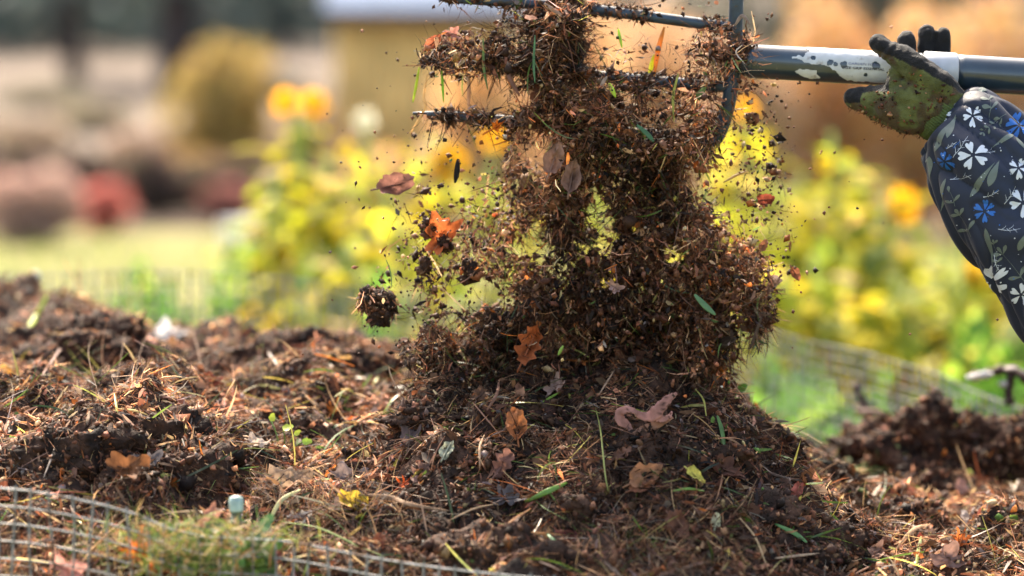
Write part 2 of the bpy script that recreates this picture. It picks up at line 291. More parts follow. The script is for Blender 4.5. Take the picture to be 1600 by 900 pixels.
tree('pine_tree', 115, 72, 2.5, 9, .3, 'thinner dark pine trunk near the left edge of the field', None, 81, crown0=2.3)
for i, (px, lab) in enumerate([(1230, 'grey brown tree above the fork socket'), (1380, 'grey brown tree behind the gloved fingers'), (1530, 'grey brown tree at the right edge behind the orange shrub'), (880, 'grey brown tree behind the shed end')]):
    tree('bare_tree', px, 60 + 3 * i, 3, 8, .2, lab, 'brownish trees beyond the orange shrubs', 90 + i, 'bare', .4)
tag(bush('hedge_mass', -150, 400, 26, 300, 110, 3000, .07, [(.05, .05, .035)], [1], 'dark hedge continuing past the left edge', 'hedge', seed=99))
# ochre shed with pale roof
hb = at(640, 285, 30.0); hb[2] = ground_z(hb[1]); shed = empty('shed', hb, 'ochre plank shed with pale sheet metal roof behind the flowers, left of the fork', 'shed')
sx0, sx1 = at(528, 0, 30)[0] - hb[0], at(800, 0, 30)[0] - hb[0]; eave = at(640, 30, 30)[2]
m_och = colmat('ochre_boards', .8, .2, nscale=3, nvar=.3, flat=(.74, .46, .16)); nb = 14
for i in range(nb):
    x0 = sx0 + (sx1 - sx0) * i / nb; V, F = box(hb + [x0 + (sx1 - sx0) / nb / 2, -.6 + .004 * (i % 2), (eave - hb[2]) / 2], ((sx1 - sx0) / nb - .006, .025, eave - hb[2])); mk('plank', V, F, m_och, shed)
V, F = box(hb + [(sx0 + sx1) / 2, .6, (eave - hb[2]) / 2], (sx1 - sx0, 2.3, eave - hb[2])); mk('wall', V, F, m_och, shed)
V = np.array([[x, y, z] for x in (sx0 - .1, sx1 + .1) for (y, z) in ((-.85, eave), (.6, eave + .75), (2.0, eave), (2.0, eave + .05), (.6, eave + .81), (-.85, eave + .06))]); V[:, :2] += hb[:2]
F = [np.array([[k, (k + 1) % 6, (k + 1) % 6 + 6, k + 6] for k in range(6)]), np.array([[0, 1, 2, 3, 4, 5], [6, 7, 8, 9, 10, 11]])]; mk('roof', V, F, colmat('pale_roof', .5, .4, nscale=4, nvar=.1, flat=(.74, .74, .78)), shed)
V, F = box(hb + [(sx0 + sx1) / 2, -.86, eave - .02], (sx1 - sx0 + .2, .03, .12)); mk('fascia', V, F, colmat('dark_trim', .7, .3, flat=(.06, .05, .05)), shed)
# white pot on the lawn
pb = at(376, 398, 20.3); pb[2] = 0; V, F = tube([pb + [0, 0, z] for z in (0, .03, .17, .20, .22)], [.09, .10, .125, .14, .14], 20); pot = mk('flower_pot', V, F, colmat('white_glaze', .25, .5, flat=(.8, .8, .8)), None, None, True)
tag(pot, 'white flower pot standing on the lawn left of the yellow flower stand', 'pot')

# yellow sunflower stand
YG = [(.50, .45, .035), (.35, .38, .035), (.56, .47, .03), (.18, .24, .04), (.60, .38, .04), (.30, .22, .11)]
def leafblade(n=6, w=.5):
    t = np.linspace(0, 1, n); ww = w * np.sin(np.pi * np.clip(t * .92 + .06, 0, 1)) ** .8; V = []; F = []
    for i in range(n): V += [[t[i], -ww[i] / 2, .06 * ww[i]], [t[i], 0, 0], [t[i], ww[i] / 2, .06 * ww[i]]]
    for i in range(n - 1):
        for j in (0, 1): a = i * 3 + j; F.append([a, a + 3, a + 4, a + 1])
    return np.array(V), np.array(F)
def place(V, o, X, Z, s, droop=0):
    X = unit(np.asarray(X, float)); Y = unit(np.cross(Z, X)); Zz = np.cross(X, Y); V = V.copy(); V[:, 2] -= droop * V[:, 0] ** 2; return o + (V[:, :1] * X + V[:, 1:2] * Y + V[:, 2:] * Zz) * s
def head(root, c, face, r, seed, petalcol=(.95, .50, .02), pale=False):
    r = r * .74
    g = np.random.default_rng(seed); face = unit(np.asarray(face, float)); u = unit(np.cross(face, (0, 0, 1.0))); v = np.cross(u, face); b = MB()
    for ring in (0, 1):
        for k in range(16):
            a = (k + ring * .5) / 16 * 6.283 + g.normal() * .08; X = u * math.cos(a) + v * math.sin(a) + face * (.15 + .2 * ring); V, F = leafblade(5, .34)
            b.add(place(V, c + (u * math.cos(a) + v * math.sin(a)) * r * .34, X, face, r * .72 * g.uniform(.85, 1.1), .25), F, np.array(petalcol) * g.uniform(.8, 1.1))
    b.build('petals', M_FAR, root); V, F = lump((0, 0, 0), 1, 2, .05, 5, seed); V = V * [1, 1, .35]; V = c + (V[:, :1] * u + V[:, 1:2] * v + V[:, 2:] * face) * r * .42; mk('flower_disc', V, F, M_STEM, root, (.06, .035, .02) if not pale else (.6, .55, .4), True)
def sunflower(px, ptop, d, label, heads, nl, seed, lean=0, dens=1.0):
    g = np.random.default_rng(seed); top = at(px, ptop, d); base = at(px, 100, d) + [lean, 0, 0]; base[2] = 0; root = empty('sunflower_plant', base, label, 'sunflower', 'yellowing sunflowers behind the bin'); H = top[2]
    P = catmull([base, base + [g.normal() * .02, g.normal() * .02, H * .4], top - [g.normal() * .02, 0, H * .25], top], 16); mk('stem', *tube(P, np.linspace(.012, .006, 16), 7), M_STEM, root, (.28, .36, .08)); b = MB()
    for k in range(int(nl * 3.4)):
        t = g.uniform(.18, .98); q = P[int(t * 15)]; a = g.uniform(0, 6.283); s = g.uniform(.045, .12) * (1.25 - .45 * t); X = np.array([math.cos(a), math.sin(a), g.uniform(-.6, .45)]); V, F = leafblade(6, .62); ins = q + X * s * g.uniform(.2, .8)
        b.add(place(V, ins, X, (0, 0, 1), s, g.uniform(.1, .6)), F, pick(YG, [4, 4, 3, 2, .5, .7] if t > .5 else [3, 4, 2, 4, .7, 1.2], 1, .2, g)[0])
        b.add(*tube([q, ins], .002, 4, False), (.3, .36, .08))
    b.build('foliage', M_FAR, root)
    for k in range(3):
        c = P[int(g.uniform(6, 15))] + [g.normal() * .05, -.03, g.normal() * .02]; head(root, c, (g.normal() * .5, -1, g.normal() * .3), g.uniform(.018, .034), seed * 10 + k, petalcol=(.78, .60, .04))
    for (hx, hy, r, face, pale) in heads:
        c = at(hx, hy, d); mk('flower_stalk', *tube(catmull([P[11], (P[13] + c) / 2 + [0, 0, .01], c], 6), .005, 5), M_STEM, root, (.3, .38, .08)); head(root, c, face, r, int(hx), pale=pale, petalcol=(.75, .72, .60) if pale else (.95, .50, .02))
    return root
FC = (0.1, -1, .1)
sun_list = [  # px, top y, depth, label, heads, leaves, seed
    (470, 175, 6.6, 'tall sunflower with two orange yellow heads side by side at its top', [(446, 160, .045, (-.3, -1, .2), False), (490, 162, .045, (.3, -1, .2), False), (461, 263, .013, FC, True)], 34, 1),  # last head is a tiny pale stand-in added for a blurred glint
    (430, 270, 6.3, 'yellow green sunflower plant at the left end of the stand, above the white pot', [(440, 398, .035, FC, False), (426, 312, .014, FC, True)], 34, 2),  # tiny pale head added only to make a glint
    (410, 330, 6.9, 'short yellow green sunflower plant lowest at the left end of the stand', [], 26, 3),
    (515, 245, 6.4, 'leafy yellow sunflower plant right of the two headed one', [(485, 468, .035, FC, False)], 36, 4),
    (570, 200, 6.8, 'sunflower plant with one pale whitish dried head beside the flying compost', [(570, 188, .036, FC, True)], 34, 5),
    (600, 290, 6.2, 'bushy yellow green plant touching the left edge of the flying compost', [], 36, 6),
    (690, 210, 6.6, 'sunflower with a golden head showing under the lowest fork tine', [(700, 255, .06, FC, False)], 36, 7),
    (660, 330, 7.0, 'yellow plant behind the small clod left of the compost fall', [], 30, 8),
    (760, 260, 6.5, 'yellow plant showing through the left side of the falling compost', [(770, 215, .04, FC, False)], 34, 9),
    (830, 270, 6.7, 'yellow plant hidden mostly behind the compost fall, left of its middle', [], 30, 10),
    (930, 270, 6.9, 'yellow plant seen through gaps in the middle of the compost fall', [], 34, 11),
    (1010, 250, 6.4, 'bright yellow plant behind the gap right of the fall middle', [(1010, 330, .05, FC, False)], 36, 12),
    (1110, 235, 6.8, 'yellow plant behind the fork crossbar lower end', [], 34, 13),
    (1165, 165, 6.5, 'sunflower with small orange head below the fork socket', [(1165, 172, .035, FC, False)], 36, 14),
    (1200, 250, 6.3, 'lime yellow plant right of the compost fall', [], 38, 15),
    (1255, 270, 6.9, 'yellow green plant under the middle of the fork handle', [(1320, 310, .014, FC, True), (1240, 420, .012, FC, True)], 36, 16),  # both pale heads are made up to sparkle as glints
    (1300, 205, 6.4, 'tall lemon yellow plant below the peeled sticker', [], 42, 17),
    (1345, 260, 6.8, 'yellow green plant below the glove', [], 38, 18),
    (1385, 300, 6.3, 'sunflower with a large golden head and dark disc left of the sleeve', [(1412, 322, .06, (.7, -1, .1), False)], 36, 19),
    (1440, 350, 6.7, 'yellow green plant just left of the sleeve edge', [], 36, 20),
    (1500, 370, 6.5, 'yellow plant under the sleeve with golden head partly behind it', [(1535, 425, .05, FC, False)], 36, 21),
    (1570, 380, 6.9, 'yellow green plant mostly behind the sleeve', [], 34, 22),
    (1620, 330, 6.4, 'yellow green plant at the right edge behind the sleeve', [], 34, 23),
    (1270, 400, 5.9, 'shorter yellow plant with orange head above the right wire mesh', [(1290, 565, .035, FC, False)], 34, 24),
    (1400, 430, 5.9, 'short golden flowered plant behind the right wire mesh', [(1410, 588, .035, FC, False)], 34, 25),
    (1500, 440, 6.0, 'short golden flowered plant behind the right heap of compost', [(1482, 602, .032, FC, False)], 34, 26),
    (1590, 460, 5.9, 'short yellow plant at the right edge behind the dark twigs', [(1585, 600, .03, FC, False)], 30, 27),
    (1190, 420, 6.0, 'short lime plant beside the lower right of the compost fall', [], 32, 28),
    (540, 380, 5.9, 'short yellow green plant in front of the stand, left of the small clod', [], 32, 29),
    (480, 400, 6.0, 'short plant with ragged yellow leaves below the two headed sunflower', [], 30, 30)]
for a in sun_list: sunflower(*a)
n_w = 0
for i, (px, py, d, wp, hp, lab) in enumerate([(240, 520, 7.2, 150, 80, 'low green weed clump behind the left mound'), (370, 540, 6.6, 150, 100, 'low green weed clump left of the sunflowers'), (520, 560, 6.2, 170, 130, 'lush green clump at the foot of the left sunflowers'),
                                              (590, 620, 5.7, 110, 130, 'bright green leafy clump beside the lower left of the fall'), (1230, 740, 5.6, 170, 150, 'green leafy clump low behind the right side of the mound'), (1340, 760, 5.5, 170, 130, 'green clump seen through the mesh left of the right heap'),
                                              (1520, 740, 5.6, 190, 160, 'dark green clump behind the right heap of compost'), (1610, 700, 5.8, 150, 150, 'green clump at the right edge behind the mesh')]):
    q = at(px, py, d); q2 = at(px, py - hp, d)
    root = empty('leafy_weed', (q[0], q[1], 0), lab, 'weed', 'green weeds around the bin'); g = np.random.default_rng(200 + i)
    V, F, C = cloud([q[0], q[1], q2[2] * .55], (wp / FPX * d * .55, .3, q2[2] * .5), 2200, .045, [(.10, .24, .03), (.16, .34, .04), (.38, .50, .07), (.05, .12, .03)], [3, 3, 1, 2], 200 + i); V[:, 2] = np.maximum(V[:, 2], .01); mk('foliage', V, F, M_FAR, root, C)

# ------------------------------------------------------------------ the compost heap surface
cpt = [(0, 900, 2.76), (0, 800, 2.86), (0, 700, 3.0), (0, 620, 3.2), (0, 560, 3.5), (0, 515, 3.75), (0, 472, 4.0), (100, 900, 2.77), (100, 800, 2.84), (100, 700, 2.96), (100, 625, 3.08), (100, 590, 3.4), (100, 500, 3.8), (100, 470, 3.98),
       (200, 900, 2.78), (200, 800, 2.85), (200, 720, 2.93), (200, 640, 3.02), (200, 604, 3.10), (200, 618, 3.35), (200, 550, 3.7), (200, 505, 3.9), (300, 640, 3.05), (300, 610, 3.25), (300, 570, 3.55), (300, 530, 3.85),
       (400, 900, 2.78), (400, 820, 2.86), (400, 740, 3.0), (400, 660, 3.17), (400, 600, 3.4), (400, 560, 3.6), (400, 535, 3.85), (500, 600, 3.35), (500, 545, 3.75),
       (600, 900, 2.78), (600, 820, 2.88), (600, 740, 3.0), (600, 670, 3.12), (600, 620, 3.3), (600, 580, 3.6), (680, 640, 3.06), (680, 625, 3.2), (680, 620, 3.4), (750, 900, 2.76), (750, 800, 2.87), (750, 700, 2.97), (750, 630, 3.06), (750, 600, 3.16), (750, 590, 3.28),
       (900, 900, 2.77), (900, 820, 2.86), (900, 740, 2.94), (900, 660, 3.02), (900, 600, 3.1), (900, 550, 3.2), (900, 525, 3.3), (900, 580, 3.6), (900, 620, 3.9), (1050, 900, 2.77), (1050, 800, 2.88), (1050, 700, 2.98), (1050, 625, 3.07), (1050, 580, 3.18), (1050, 560, 3.28), (1050, 620, 3.6),
       (1130, 640, 3.12), (1130, 632, 3.2), (1130, 680, 3.5), (1200, 900, 2.8), (1200, 800, 2.93), (1200, 725, 3.06), (1200, 705, 3.15), (1200, 722, 3.5), (1200, 718, 3.8), (1300, 900, 2.86), (1300, 830, 3.0), (1300, 775, 3.2), (1300, 740, 3.6),
       (1400, 900, 2.95), (1400, 830, 3.15), (1400, 785, 3.4), (1400, 725, 3.62), (1400, 700, 3.72), (1500, 900, 2.95), (1500, 820, 3.15), (1500, 780, 3.4), (1500, 725, 3.62), (1500, 690, 3.75), (1600, 900, 2.95), (1600, 820, 3.15), (1600, 775, 3.4), (1600, 725, 3.7),
       (-200, 700, 3.1), (-200, 500, 3.7), (1800, 850, 3.1), (1800, 730, 3.7)]
cpt = [(a, b - (20 if 640 < a < 1160 and b < 780 else 10 if 640 < a < 1260 and b < 830 else 0), c) for a, b, c in cpt]
CP = np.array([at(*c) for c in cpt]); CP = np.vstack([CP, [[-1.1, 4.2, .84], [-.7, 4.2, .84], [-.3, 4.2, .82], [.1, 4.2, .76], [.35, 4.2, .70], [.6, 4.2, .68], [.95, 4.2, .68], [.38, 3.85, .77]], [[-1.2, 3.4, .85], [1.2, 3.4, .8], [-.9, 2.75, .82], [.9, 2.75, .8]]])
def tps(r2): return .5 * r2 * np.log(r2 + 1e-12)
_n = len(CP); _K = tps(((CP[:, None, :2] - CP[None, :, :2]) ** 2).sum(-1)) + np.eye(_n) * 2e-4; _Pm = np.c_[np.ones(_n), CP[:, :2]]
_sol = np.linalg.solve(np.block([[_K, _Pm], [_Pm.T, np.zeros((3, 3))]]), np.r_[CP[:, 2], 0, 0, 0])
_gx = np.linspace(-1.35, 1.35, 361); _gy = np.linspace(2.5, 4.5, 401)
_GX, _GY = np.meshgrid(_gx, _gy, indexing='ij'); _Z = _sol[_n] + _sol[_n + 1] * _GX + _sol[_n + 2] * _GY
for k in range(_n): _Z = _Z + _sol[k] * tps((_GX - CP[k, 0]) ** 2 + (_GY - CP[k, 1]) ** 2)
def ridged(P, s): return 1 - 2 * np.abs(vn(P, s))
def detail(x, y):
    P = np.stack([x, y, x * 0 + .3], -1)
    Pw = P + .012 * np.stack([vn(P * 25, 7), vn(P * 25, 8), P[..., 2] * 0], -1)
    return .015 * vn(P * 8, 1) + .040 * (np.abs(vn(Pw * 13, 2)) - .3) + .024 * (np.abs(vn(Pw * 29, 3)) - .3) + .010 * (np.abs(vn(Pw * 70, 4)) - .3) + .0035 * vn(P * 170, 5)
def H0(x, y):
    fx = np.clip((np.asarray(x) + 1.35) / 2.7 * 360, 0, 359.999); fy = np.clip((np.asarray(y) - 2.5) / 2.0 * 400, 0, 399.999); i = fx.astype(int); j = fy.astype(int); a = fx - i; b = fy - j
    return (_Z[i, j] * (1 - a) + _Z[i + 1, j] * a) * (1 - b) + (_Z[i, j + 1] * (1 - a) + _Z[i + 1, j + 1] * a) * b
def H(x, y): return H0(x, y) + detail(x, y)
def Hn(x, y, e=.004): return unit(np.stack([-(H(x + e, y) - H(x - e, y)) / (2 * e), -(H(x, y + e) - H(x, y - e)) / (2 * e), np.ones_like(x)], -1))
def hit(px, py, d0=2.72, d1=4.3):
    d = np.linspace(d0, d1, 1200); P = at(px, py, d); m = P[:, 2] < H(P[:, 0], P[:, 1]); k = int(np.argmax(m)) if m.any() else 600
    return P[k]
# rim of the wire bin (photo pixel, depth), a closed loop
rim = [(0, 764, 2.70), (100, 775, 2.69), (200, 800, 2.69), (290, 835, 2.69), (430, 850, 2.69), (560, 864, 2.69), (700, 884, 2.68), (900, 902, 2.68), (1150, 908, 2.70), (1400, 908, 2.74), (1620, 905, 2.84), (1800, 850, 3.0), (1860, 760, 3.3), (1760, 690, 3.55), (1600, 640, 3.8), (1400, 566, 4.1), (1180, 515, 4.3),
       (1000, 495, 4.36), (800, 480, 4.4), (600, 455, 4.4), (400, 436, 4.38), (200, 428, 4.34), (0, 432, 4.25), (-180, 470, 4.0), (-330, 560, 3.6), (-400, 690, 3.2), (-300, 770, 2.9), (-130, 765, 2.75)]
RIM0 = np.array([at(*r) for r in rim]); RIMC = catmull(np.vstack([RIM0[-2:], RIM0, RIM0[:3]]), 34 * 40); RIMC = RIMC[80:80 + 28 * 41]
seg = np.linalg.norm(np.diff(np.vstack([RIMC, RIMC[:1]]), axis=0), axis=1)
# resample closed loop uniformly from frame 0 back to itself
Lp = catmull(np.vstack([RIM0[-3:], RIM0, RIM0[:4]]), 3500); i0 = int(3 / 34 * 3500); i1 = int(31 / 34 * 3500); Lp = Lp[i0:i1]; cum = np.r_[0, np.cumsum(np.linalg.norm(np.diff(Lp, axis=0), axis=1))]; PER = cum[-1]
def loop(s): s = np.mod(s, PER); return np.stack([np.interp(s, cum, Lp[:, k]) for k in range(3)], -1)
CTR = np.array([.03, 3.45])
nt_, nr_ = 780, 135; th = np.arange(nt_) / nt_ * PER; Q = loop(th)[:, :2]; Q = CTR + (Q - CTR) * .972; rr = 1 - (1 - np.linspace(0, 1, nr_)) ** 1.0
XY = CTR + (Q - CTR)[None] * rr[:, None, None]; Z = H(XY[..., 0], XY[..., 1]); edge = np.clip((rr - .975) / .025, 0, 1)[:, None]; Z = Z - edge ** 2 * .03; Vt = np.concatenate([XY, Z[..., None]], -1)
sk = []; 
for k in range(1, 19):
    zf = 1 - k / 18; Qk = CTR + (Q - CTR) * (1.0 + .006 * vn(np.c_[th * 14, th * 0 + k * .6, th * 0], 9)[:, None]); sk.append(np.concatenate([Qk, (Vt[-1, :, 2] * zf)[:, None]], -1))
Vt = np.concatenate([Vt, np.array(sk)], 0); nrr = Vt.shape[0]; pts = Vt.reshape(-1, 3)
cn = np.clip(.5 + .7 * fbm(pts * 30, 3, 11), 0, 1)[:, None]; colr = (1 - cn) * np.array([.012, .0075, .0055]) + cn * np.array([.07, .034, .021])
heap = mk('compost_heap', pts, grid_faces(nrr, nt_, True), M_SOIL, None, colr, True)
tag(heap, 'mounded dark brown compost with grass and leaf litter filling the wire bin', 'compost heap')

# litter on the heap
def surf_samples(n, wfun, g=R):
    out = []
    while sum(map(len, out)) < n:
        m = n * 2; x = g.uniform(-1.15, 1.25, m); y = 2.72 + 1.5 * g.random(m) ** 1.25; px, py, d = proj(np.stack([x, y, H(x, y)], -1))
        ok = (g.random(m) < wfun(x, y, px, py)) & (px > -60) & (px < 1660) & (py < 960) & inside_poly(CTR + (Lp[::25, :2] - CTR) * .965, x, y); out.append(np.stack([x, y], 1)[ok])
    q = np.vstack(out)[:n]; return np.concatenate([q, H(q[:, 0], q[:, 1])[:, None]], 1)
def matw(x, y, px, py): return np.where(y < 3.45, 1., .4) * np.clip(.65 + 1.1 * vn(np.stack([x * 14, y * 14, x * 0], -1), 57), .12, 1)
def visw(x, y, px, py): return np.where(y < 3.45, 1., .4)
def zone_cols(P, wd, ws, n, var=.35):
    px, py, d = proj(P); tone = np.exp(1.15 * fbm(P * 18, 3, 92) - .08)[:, None]; c1 = pick(PAL, wd, n, var) * tone; c2 = pick(PAL, ws, n, var) * tone  # colour made darker and paler in noise patches
    lit = np.clip(((np.abs(px - 960) - 300) / 120) + .5 * vn(P * 12, 33), 0, 1) * 1.0; lit = np.maximum(lit, np.clip((py - 850) / 30, 0, 1) * .6); u = R.random(n) < lit; return np.where(u[:, None], c2, c1)  # sunlit sides and shaded middle put into the litter colours
for (n, bv, bf, sz) in ((7000, IV, IF, .0021), (22000, OV, OF, .0017)):
    P = surf_samples(n, visw); nn = Hn(P[:, 0], P[:, 1]); s = np.minimum(np.exp(R.normal(size=n) * .5) * sz, .0055); V, F = many(bv, bf, P + nn * s[:, None] * .4, np.stack([s * R.uniform(.7, 1.7, n), s, s * R.uniform(.4, 1, n)], 1), jit=.35)
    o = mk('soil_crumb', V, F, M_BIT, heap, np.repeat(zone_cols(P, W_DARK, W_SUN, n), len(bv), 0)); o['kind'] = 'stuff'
def litter(name, n, Lr, Wr, mat, wd, ws, lift=.35, tube3=False, segs=3, curl=.3, emb=.15, wf=visw, up=0.):
    P = surf_samples(n, wf); nn = Hn(P[:, 0], P[:, 1]); fa = 7 * vn(P * 11, 55) + 3 * vn(P * 30, 56); D = rdir(n) + 1.1 * np.stack([np.cos(fa), np.sin(fa), 0 * fa], 1); D = unit(D - nn * (D * nn).sum(1, keepdims=True) * (1 - lift)); D = unit(D + nn * np.abs(R.normal(size=n) * lift * .5)[:, None] + np.array([0, 0, up]))
    L = np.exp(R.uniform(math.log(Lr[0]), math.log(Lr[1]), n)); W_ = np.exp(R.uniform(math.log(Wr[0]), math.log(Wr[1]), n)); P = P + nn * .003 - D * (L * emb)[:, None]
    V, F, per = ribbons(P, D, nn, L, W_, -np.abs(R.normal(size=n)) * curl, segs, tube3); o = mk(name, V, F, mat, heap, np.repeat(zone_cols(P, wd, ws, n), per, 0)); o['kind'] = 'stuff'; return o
litter('root_fibre', 74000, (.007, .034), (.0004, .0013), M_FIB, W_FIB, W_SUN, curl=.5, segs=2, wf=matw)
litter('plant_shred', 42000, (.005, .022), (.0014, .0058), M_FIB, W_DARK, W_SUN, lift=.5, segs=2, curl=.5)
litter('twig', 3200, (.015, .06), (.0008, .0022), M_BIT, [1, 3, 5, 4, 3, 1, 0, 0, 2, 0], [1, 2, 4, 4, 5, 2, 0, .3, 3, 0], tube3=True, segs=4, curl=.45)
litter('dry_straw', 9000, (.012, .045), (.0006, .0015), M_FIB, [0, 0, 1, 2, 5, 3, .5, .3, 1, .5], [0, 0, 1, 2, 5, 5, .2, .4, 2, .4], lift=.5, segs=3, curl=.6, wf=matw)
litter('grass_blade', 1300, (.025, .09), (.0012, .0032), M_GREEN, [0, 0, 0, .3, 1, 2, 6, .3, 0, 2], [0, 0, 0, .5, 2, 4, 3, .8, 0, 2], lift=.6, segs=5, curl=.35, up=.1)
n = 5500; P = surf_samples(n, visw); nn = Hn(P[:, 0], P[:, 1]); s = np.minimum(np.exp(R.normal(size=n) * .4) * .005, .0095); V, F = many(FRV, FRF, P + nn * .003, np.stack([s, s, s * 1.5], 1), jit=.4)
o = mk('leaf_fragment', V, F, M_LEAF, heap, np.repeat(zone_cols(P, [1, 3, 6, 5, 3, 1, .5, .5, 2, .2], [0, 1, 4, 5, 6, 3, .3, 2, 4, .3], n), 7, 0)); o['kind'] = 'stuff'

# clods standing on the heap
def clod(c, r, seed, sc=(1, 1, 1), k=3, nf=260, name='compost_clod', label=None, group=None, hang=False, weights=W_FIB, fl=1.0):
    """dark crumbly clod with fibres sticking out: core mesh + stuff on it, all one thing"""
    g = np.random.default_rng(seed + 900); c = np.asarray(c, float); root = empty(name, c - [0, 0, r * sc[2] * .8], label, 'clod', group)
    V, F = lump(c, r, 4 if r > .045 else 3, .40, 1.9, seed, sc); V = V + unit(V - c) * (.005 * ridged(V * 60, 3) + .003 * vn(V * 150, 4))[:, None] * min(1, r / .03); nf = int(nf * (3.0 if r > .038 else 2.0)); cn = np.clip(.5 + .7 * fbm(V * 45, 2, seed), 0, 1)[:, None]; mk('soil', V, F, M_SOIL, root, (1 - cn) * np.array([.012, .007, .005]) + cn * np.array([.07, .034, .021]), True)
    q = V[g.integers(0, len(V), nf)]; nq = unit(q - c); D = unit(np.cross(nq, unit(g.normal(size=3))) * 1.0 + rdir(nf, g) * .6 + nq * .25)
    if hang: D = unit(D + [0, 0, -.9])
    Vv, Ff, per = ribbons(q - D * .004, D, rdir(nf, g), g.uniform(.004, .018, nf) * fl, np.exp(g.uniform(-7.4, -5.6, nf)) , g.normal(size=nf) * .4, 3, g=g); o = mk('root_fibre', Vv, Ff, M_FIB, root, np.repeat(pick(PAL, weights, nf, .4, g), per, 0)); o['kind'] = 'stuff'
    q = V[g.integers(0, len(V), nf)]; s = np.exp(g.normal(size=nf) * .5) * .0019; Vv, Ff = many(OV, OF, q, np.stack([s * 1.4, s, s * .8], 1), jit=.35, g=g); o = mk('soil_crumb', Vv, Ff, M_BIT, root, np.repeat(pick(PAL, W_DARK, nf, .4, g), 6, 0)); o['kind'] = 'stuff'
    return root
CLODG = 'loose clods lying on the compost heap'
for i, (px, py, r, dz, sc, lab) in enumerate([
    (1455, 718, .058, .040, (1.15, .8, 1), 'largest dark clod crowning the right heap, rust brown on top'), (1392, 735, .045, .030, (1.3, .9, .8), 'dark clod low on the left side of the right heap'), (1535, 722, .052, .034, (1.1, .9, .9), 'big ragged clod on the right side of the right heap'), (1605, 740, .05, .025, (1.2, .9, .9), 'clod cut by the right edge of the photo'),
    (1470, 765, .04, 0, (1.4, .9, .7), 'flat clod at the front foot of the right heap'), (60, 500, .07, -.01, (1.5, 1, .8), 'dark clod high on the far left mound'), (140, 470, .055, 0, (1.3, 1, .7), 'reddish clod capping the far left mound'), (20, 455, .05, .0, (1.3, 1, .8), 'clod at the left edge on top of the far mound'), (90, 560, .05, 0, (1.4, .9, .8), 'dark clod low on the face of the far left mound'),
    (330, 590, .04, 0, (1.7, .9, .7), 'flat clod in the hollow behind the near left mound'), (470, 545, .035, .0, (1.8, .9, .7), 'low clod on the back ridge left of the fall'), (545, 570, .03, 0, (1.7, .9, .8), 'small clod beside the long yellow stalk'),
    (200, 680, .055, -.012, (1.5, .9, .9), 'dark matted clod forming the near left mound'), (120, 720, .05, -.01, (1.2, .8, .9), 'dark clod on the front of the near left mound'), (290, 730, .045, -.012, (1.2, .8, .9), 'dark clod right of the torn brown leaf'),
    (880, 800, .03, -.004, (1, .8, .95), 'dark peat lump below the rounded dead leaf'), (1270, 850, .04, -.01, (1.2, .9, .8), 'dark clod low on the right flank of the mound'), (690, 640, .022, .0, (2.4, 1, .6), 'flat crusted clod jutting left from the mound shoulder'), (770, 868, .035, .004, (1.6, .8, .8), 'blurred brown clod at the bottom, left of the rounded leaf'), (950, 880, .03, .0, (1.6, .8, .8), 'pale fibrous clump at the bottom middle'),
    (820, 640, .03, -.008, (1.9, .9, .7), 'matted clod on the mound crest left of the rust brown upright leaf'), (960, 680, .028, -.012, (1.9, .9, .7), 'matted clod in the upper middle of the mound'), (1110, 700, .03, -.01, (1.5, .9, .8), 'clod on the upper right slope under the large pink leaf'), (1030, 800, .026, -.010, (1.9, .9, .7), 'matted clod in the lower middle of the mound right of the rounded leaf'),
    (1180, 790, .028, -.010, (1.6, .9, .8), 'dark clod on the lower right slope of the mound'), (850, 740, .024, -.010, (1.9, .9, .7), 'small matted clod above the broad green blade'), (440, 640, .03, -.006, (1.8, .9, .7), 'sunlit brown clod between the near left mound and the fall'), (1300, 815, .028, 0, (1.6, .9, .7), 'sunlit clod at the right foot of the mound'), (620, 700, .026, -.008, (1.8, .9, .7), 'small brown clod under the mound shoulder at left'), (1420, 800, .026, 0, (1.6, .9, .7), 'clod in the litter before the right heap')]):
    q = hit(px, py); clod(q + [0, .012, dz - (.062 if i in (5, 6, 7) else .03 if i in (0, 2) else .008)], r, i + 1, sc, 3, 420 if r > .035 else 260, label=lab, group=CLODG, weights=W_SUN if px < 620 or px > 1330 or i in (18, 19) else W_FIB)  # side and bottom clods get paler fibres, sunlight put into their colour

# ------------------------------------------------------------------ wire bin
binr = empty('wire_bin', (CTR[0], CTR[1], 0), 'round galvanised wire mesh compost bin holding the heap', 'compost bin')
SP = .0178; nvw = int(PER / SP)
def netpt(s, drop):
    p = loop(s); o = unit(np.concatenate([p[..., :2] - CTR, p[..., :1] * 0], -1)); w = .006 * vn(np.stack([s * 7, drop * 9, s * 0], -1), 41); wz = .004 * vn(np.stack([s * 11, drop * 7 + 5, s * 0], -1), 42)
    p = p + o * w[..., None]; p[..., 2] = p[..., 2] - drop + wz; return p
rest = MB()
for k in range(nvw):
    s0 = k / nvw * PER; top = netpt(np.array([s0]), np.array([0.]))[0, 2]; dr = np.r_[-.004, np.linspace(0, .36, 14), top - .01]
    P = netpt(s0 + .003 * np.sin(k * 1.7 + dr * 30), dr); V, F = tube(P, .0016 if P[0, 1] > 3.3 else .00115, 4, False); px = proj(P[0])[0]
    if -40 < px < 1640: mk('wire', V, F, M_WIRE, binr)
    else: rest.add(V, F)
for k in range(54):
    s = np.linspace(0, PER, 171); Pw = netpt(s, np.full(171, k * SP * .93)); V, F = tube(Pw, np.interp(Pw[:, 1], [2.9, 3.4], [.0012 if k == 0 else .00095, .0011]), 4, False); mk('wire', V, F, M_WIRE, binr)
o = rest.build('wire_mesh', M_WIRE, binr); o['kind'] = 'stuff'
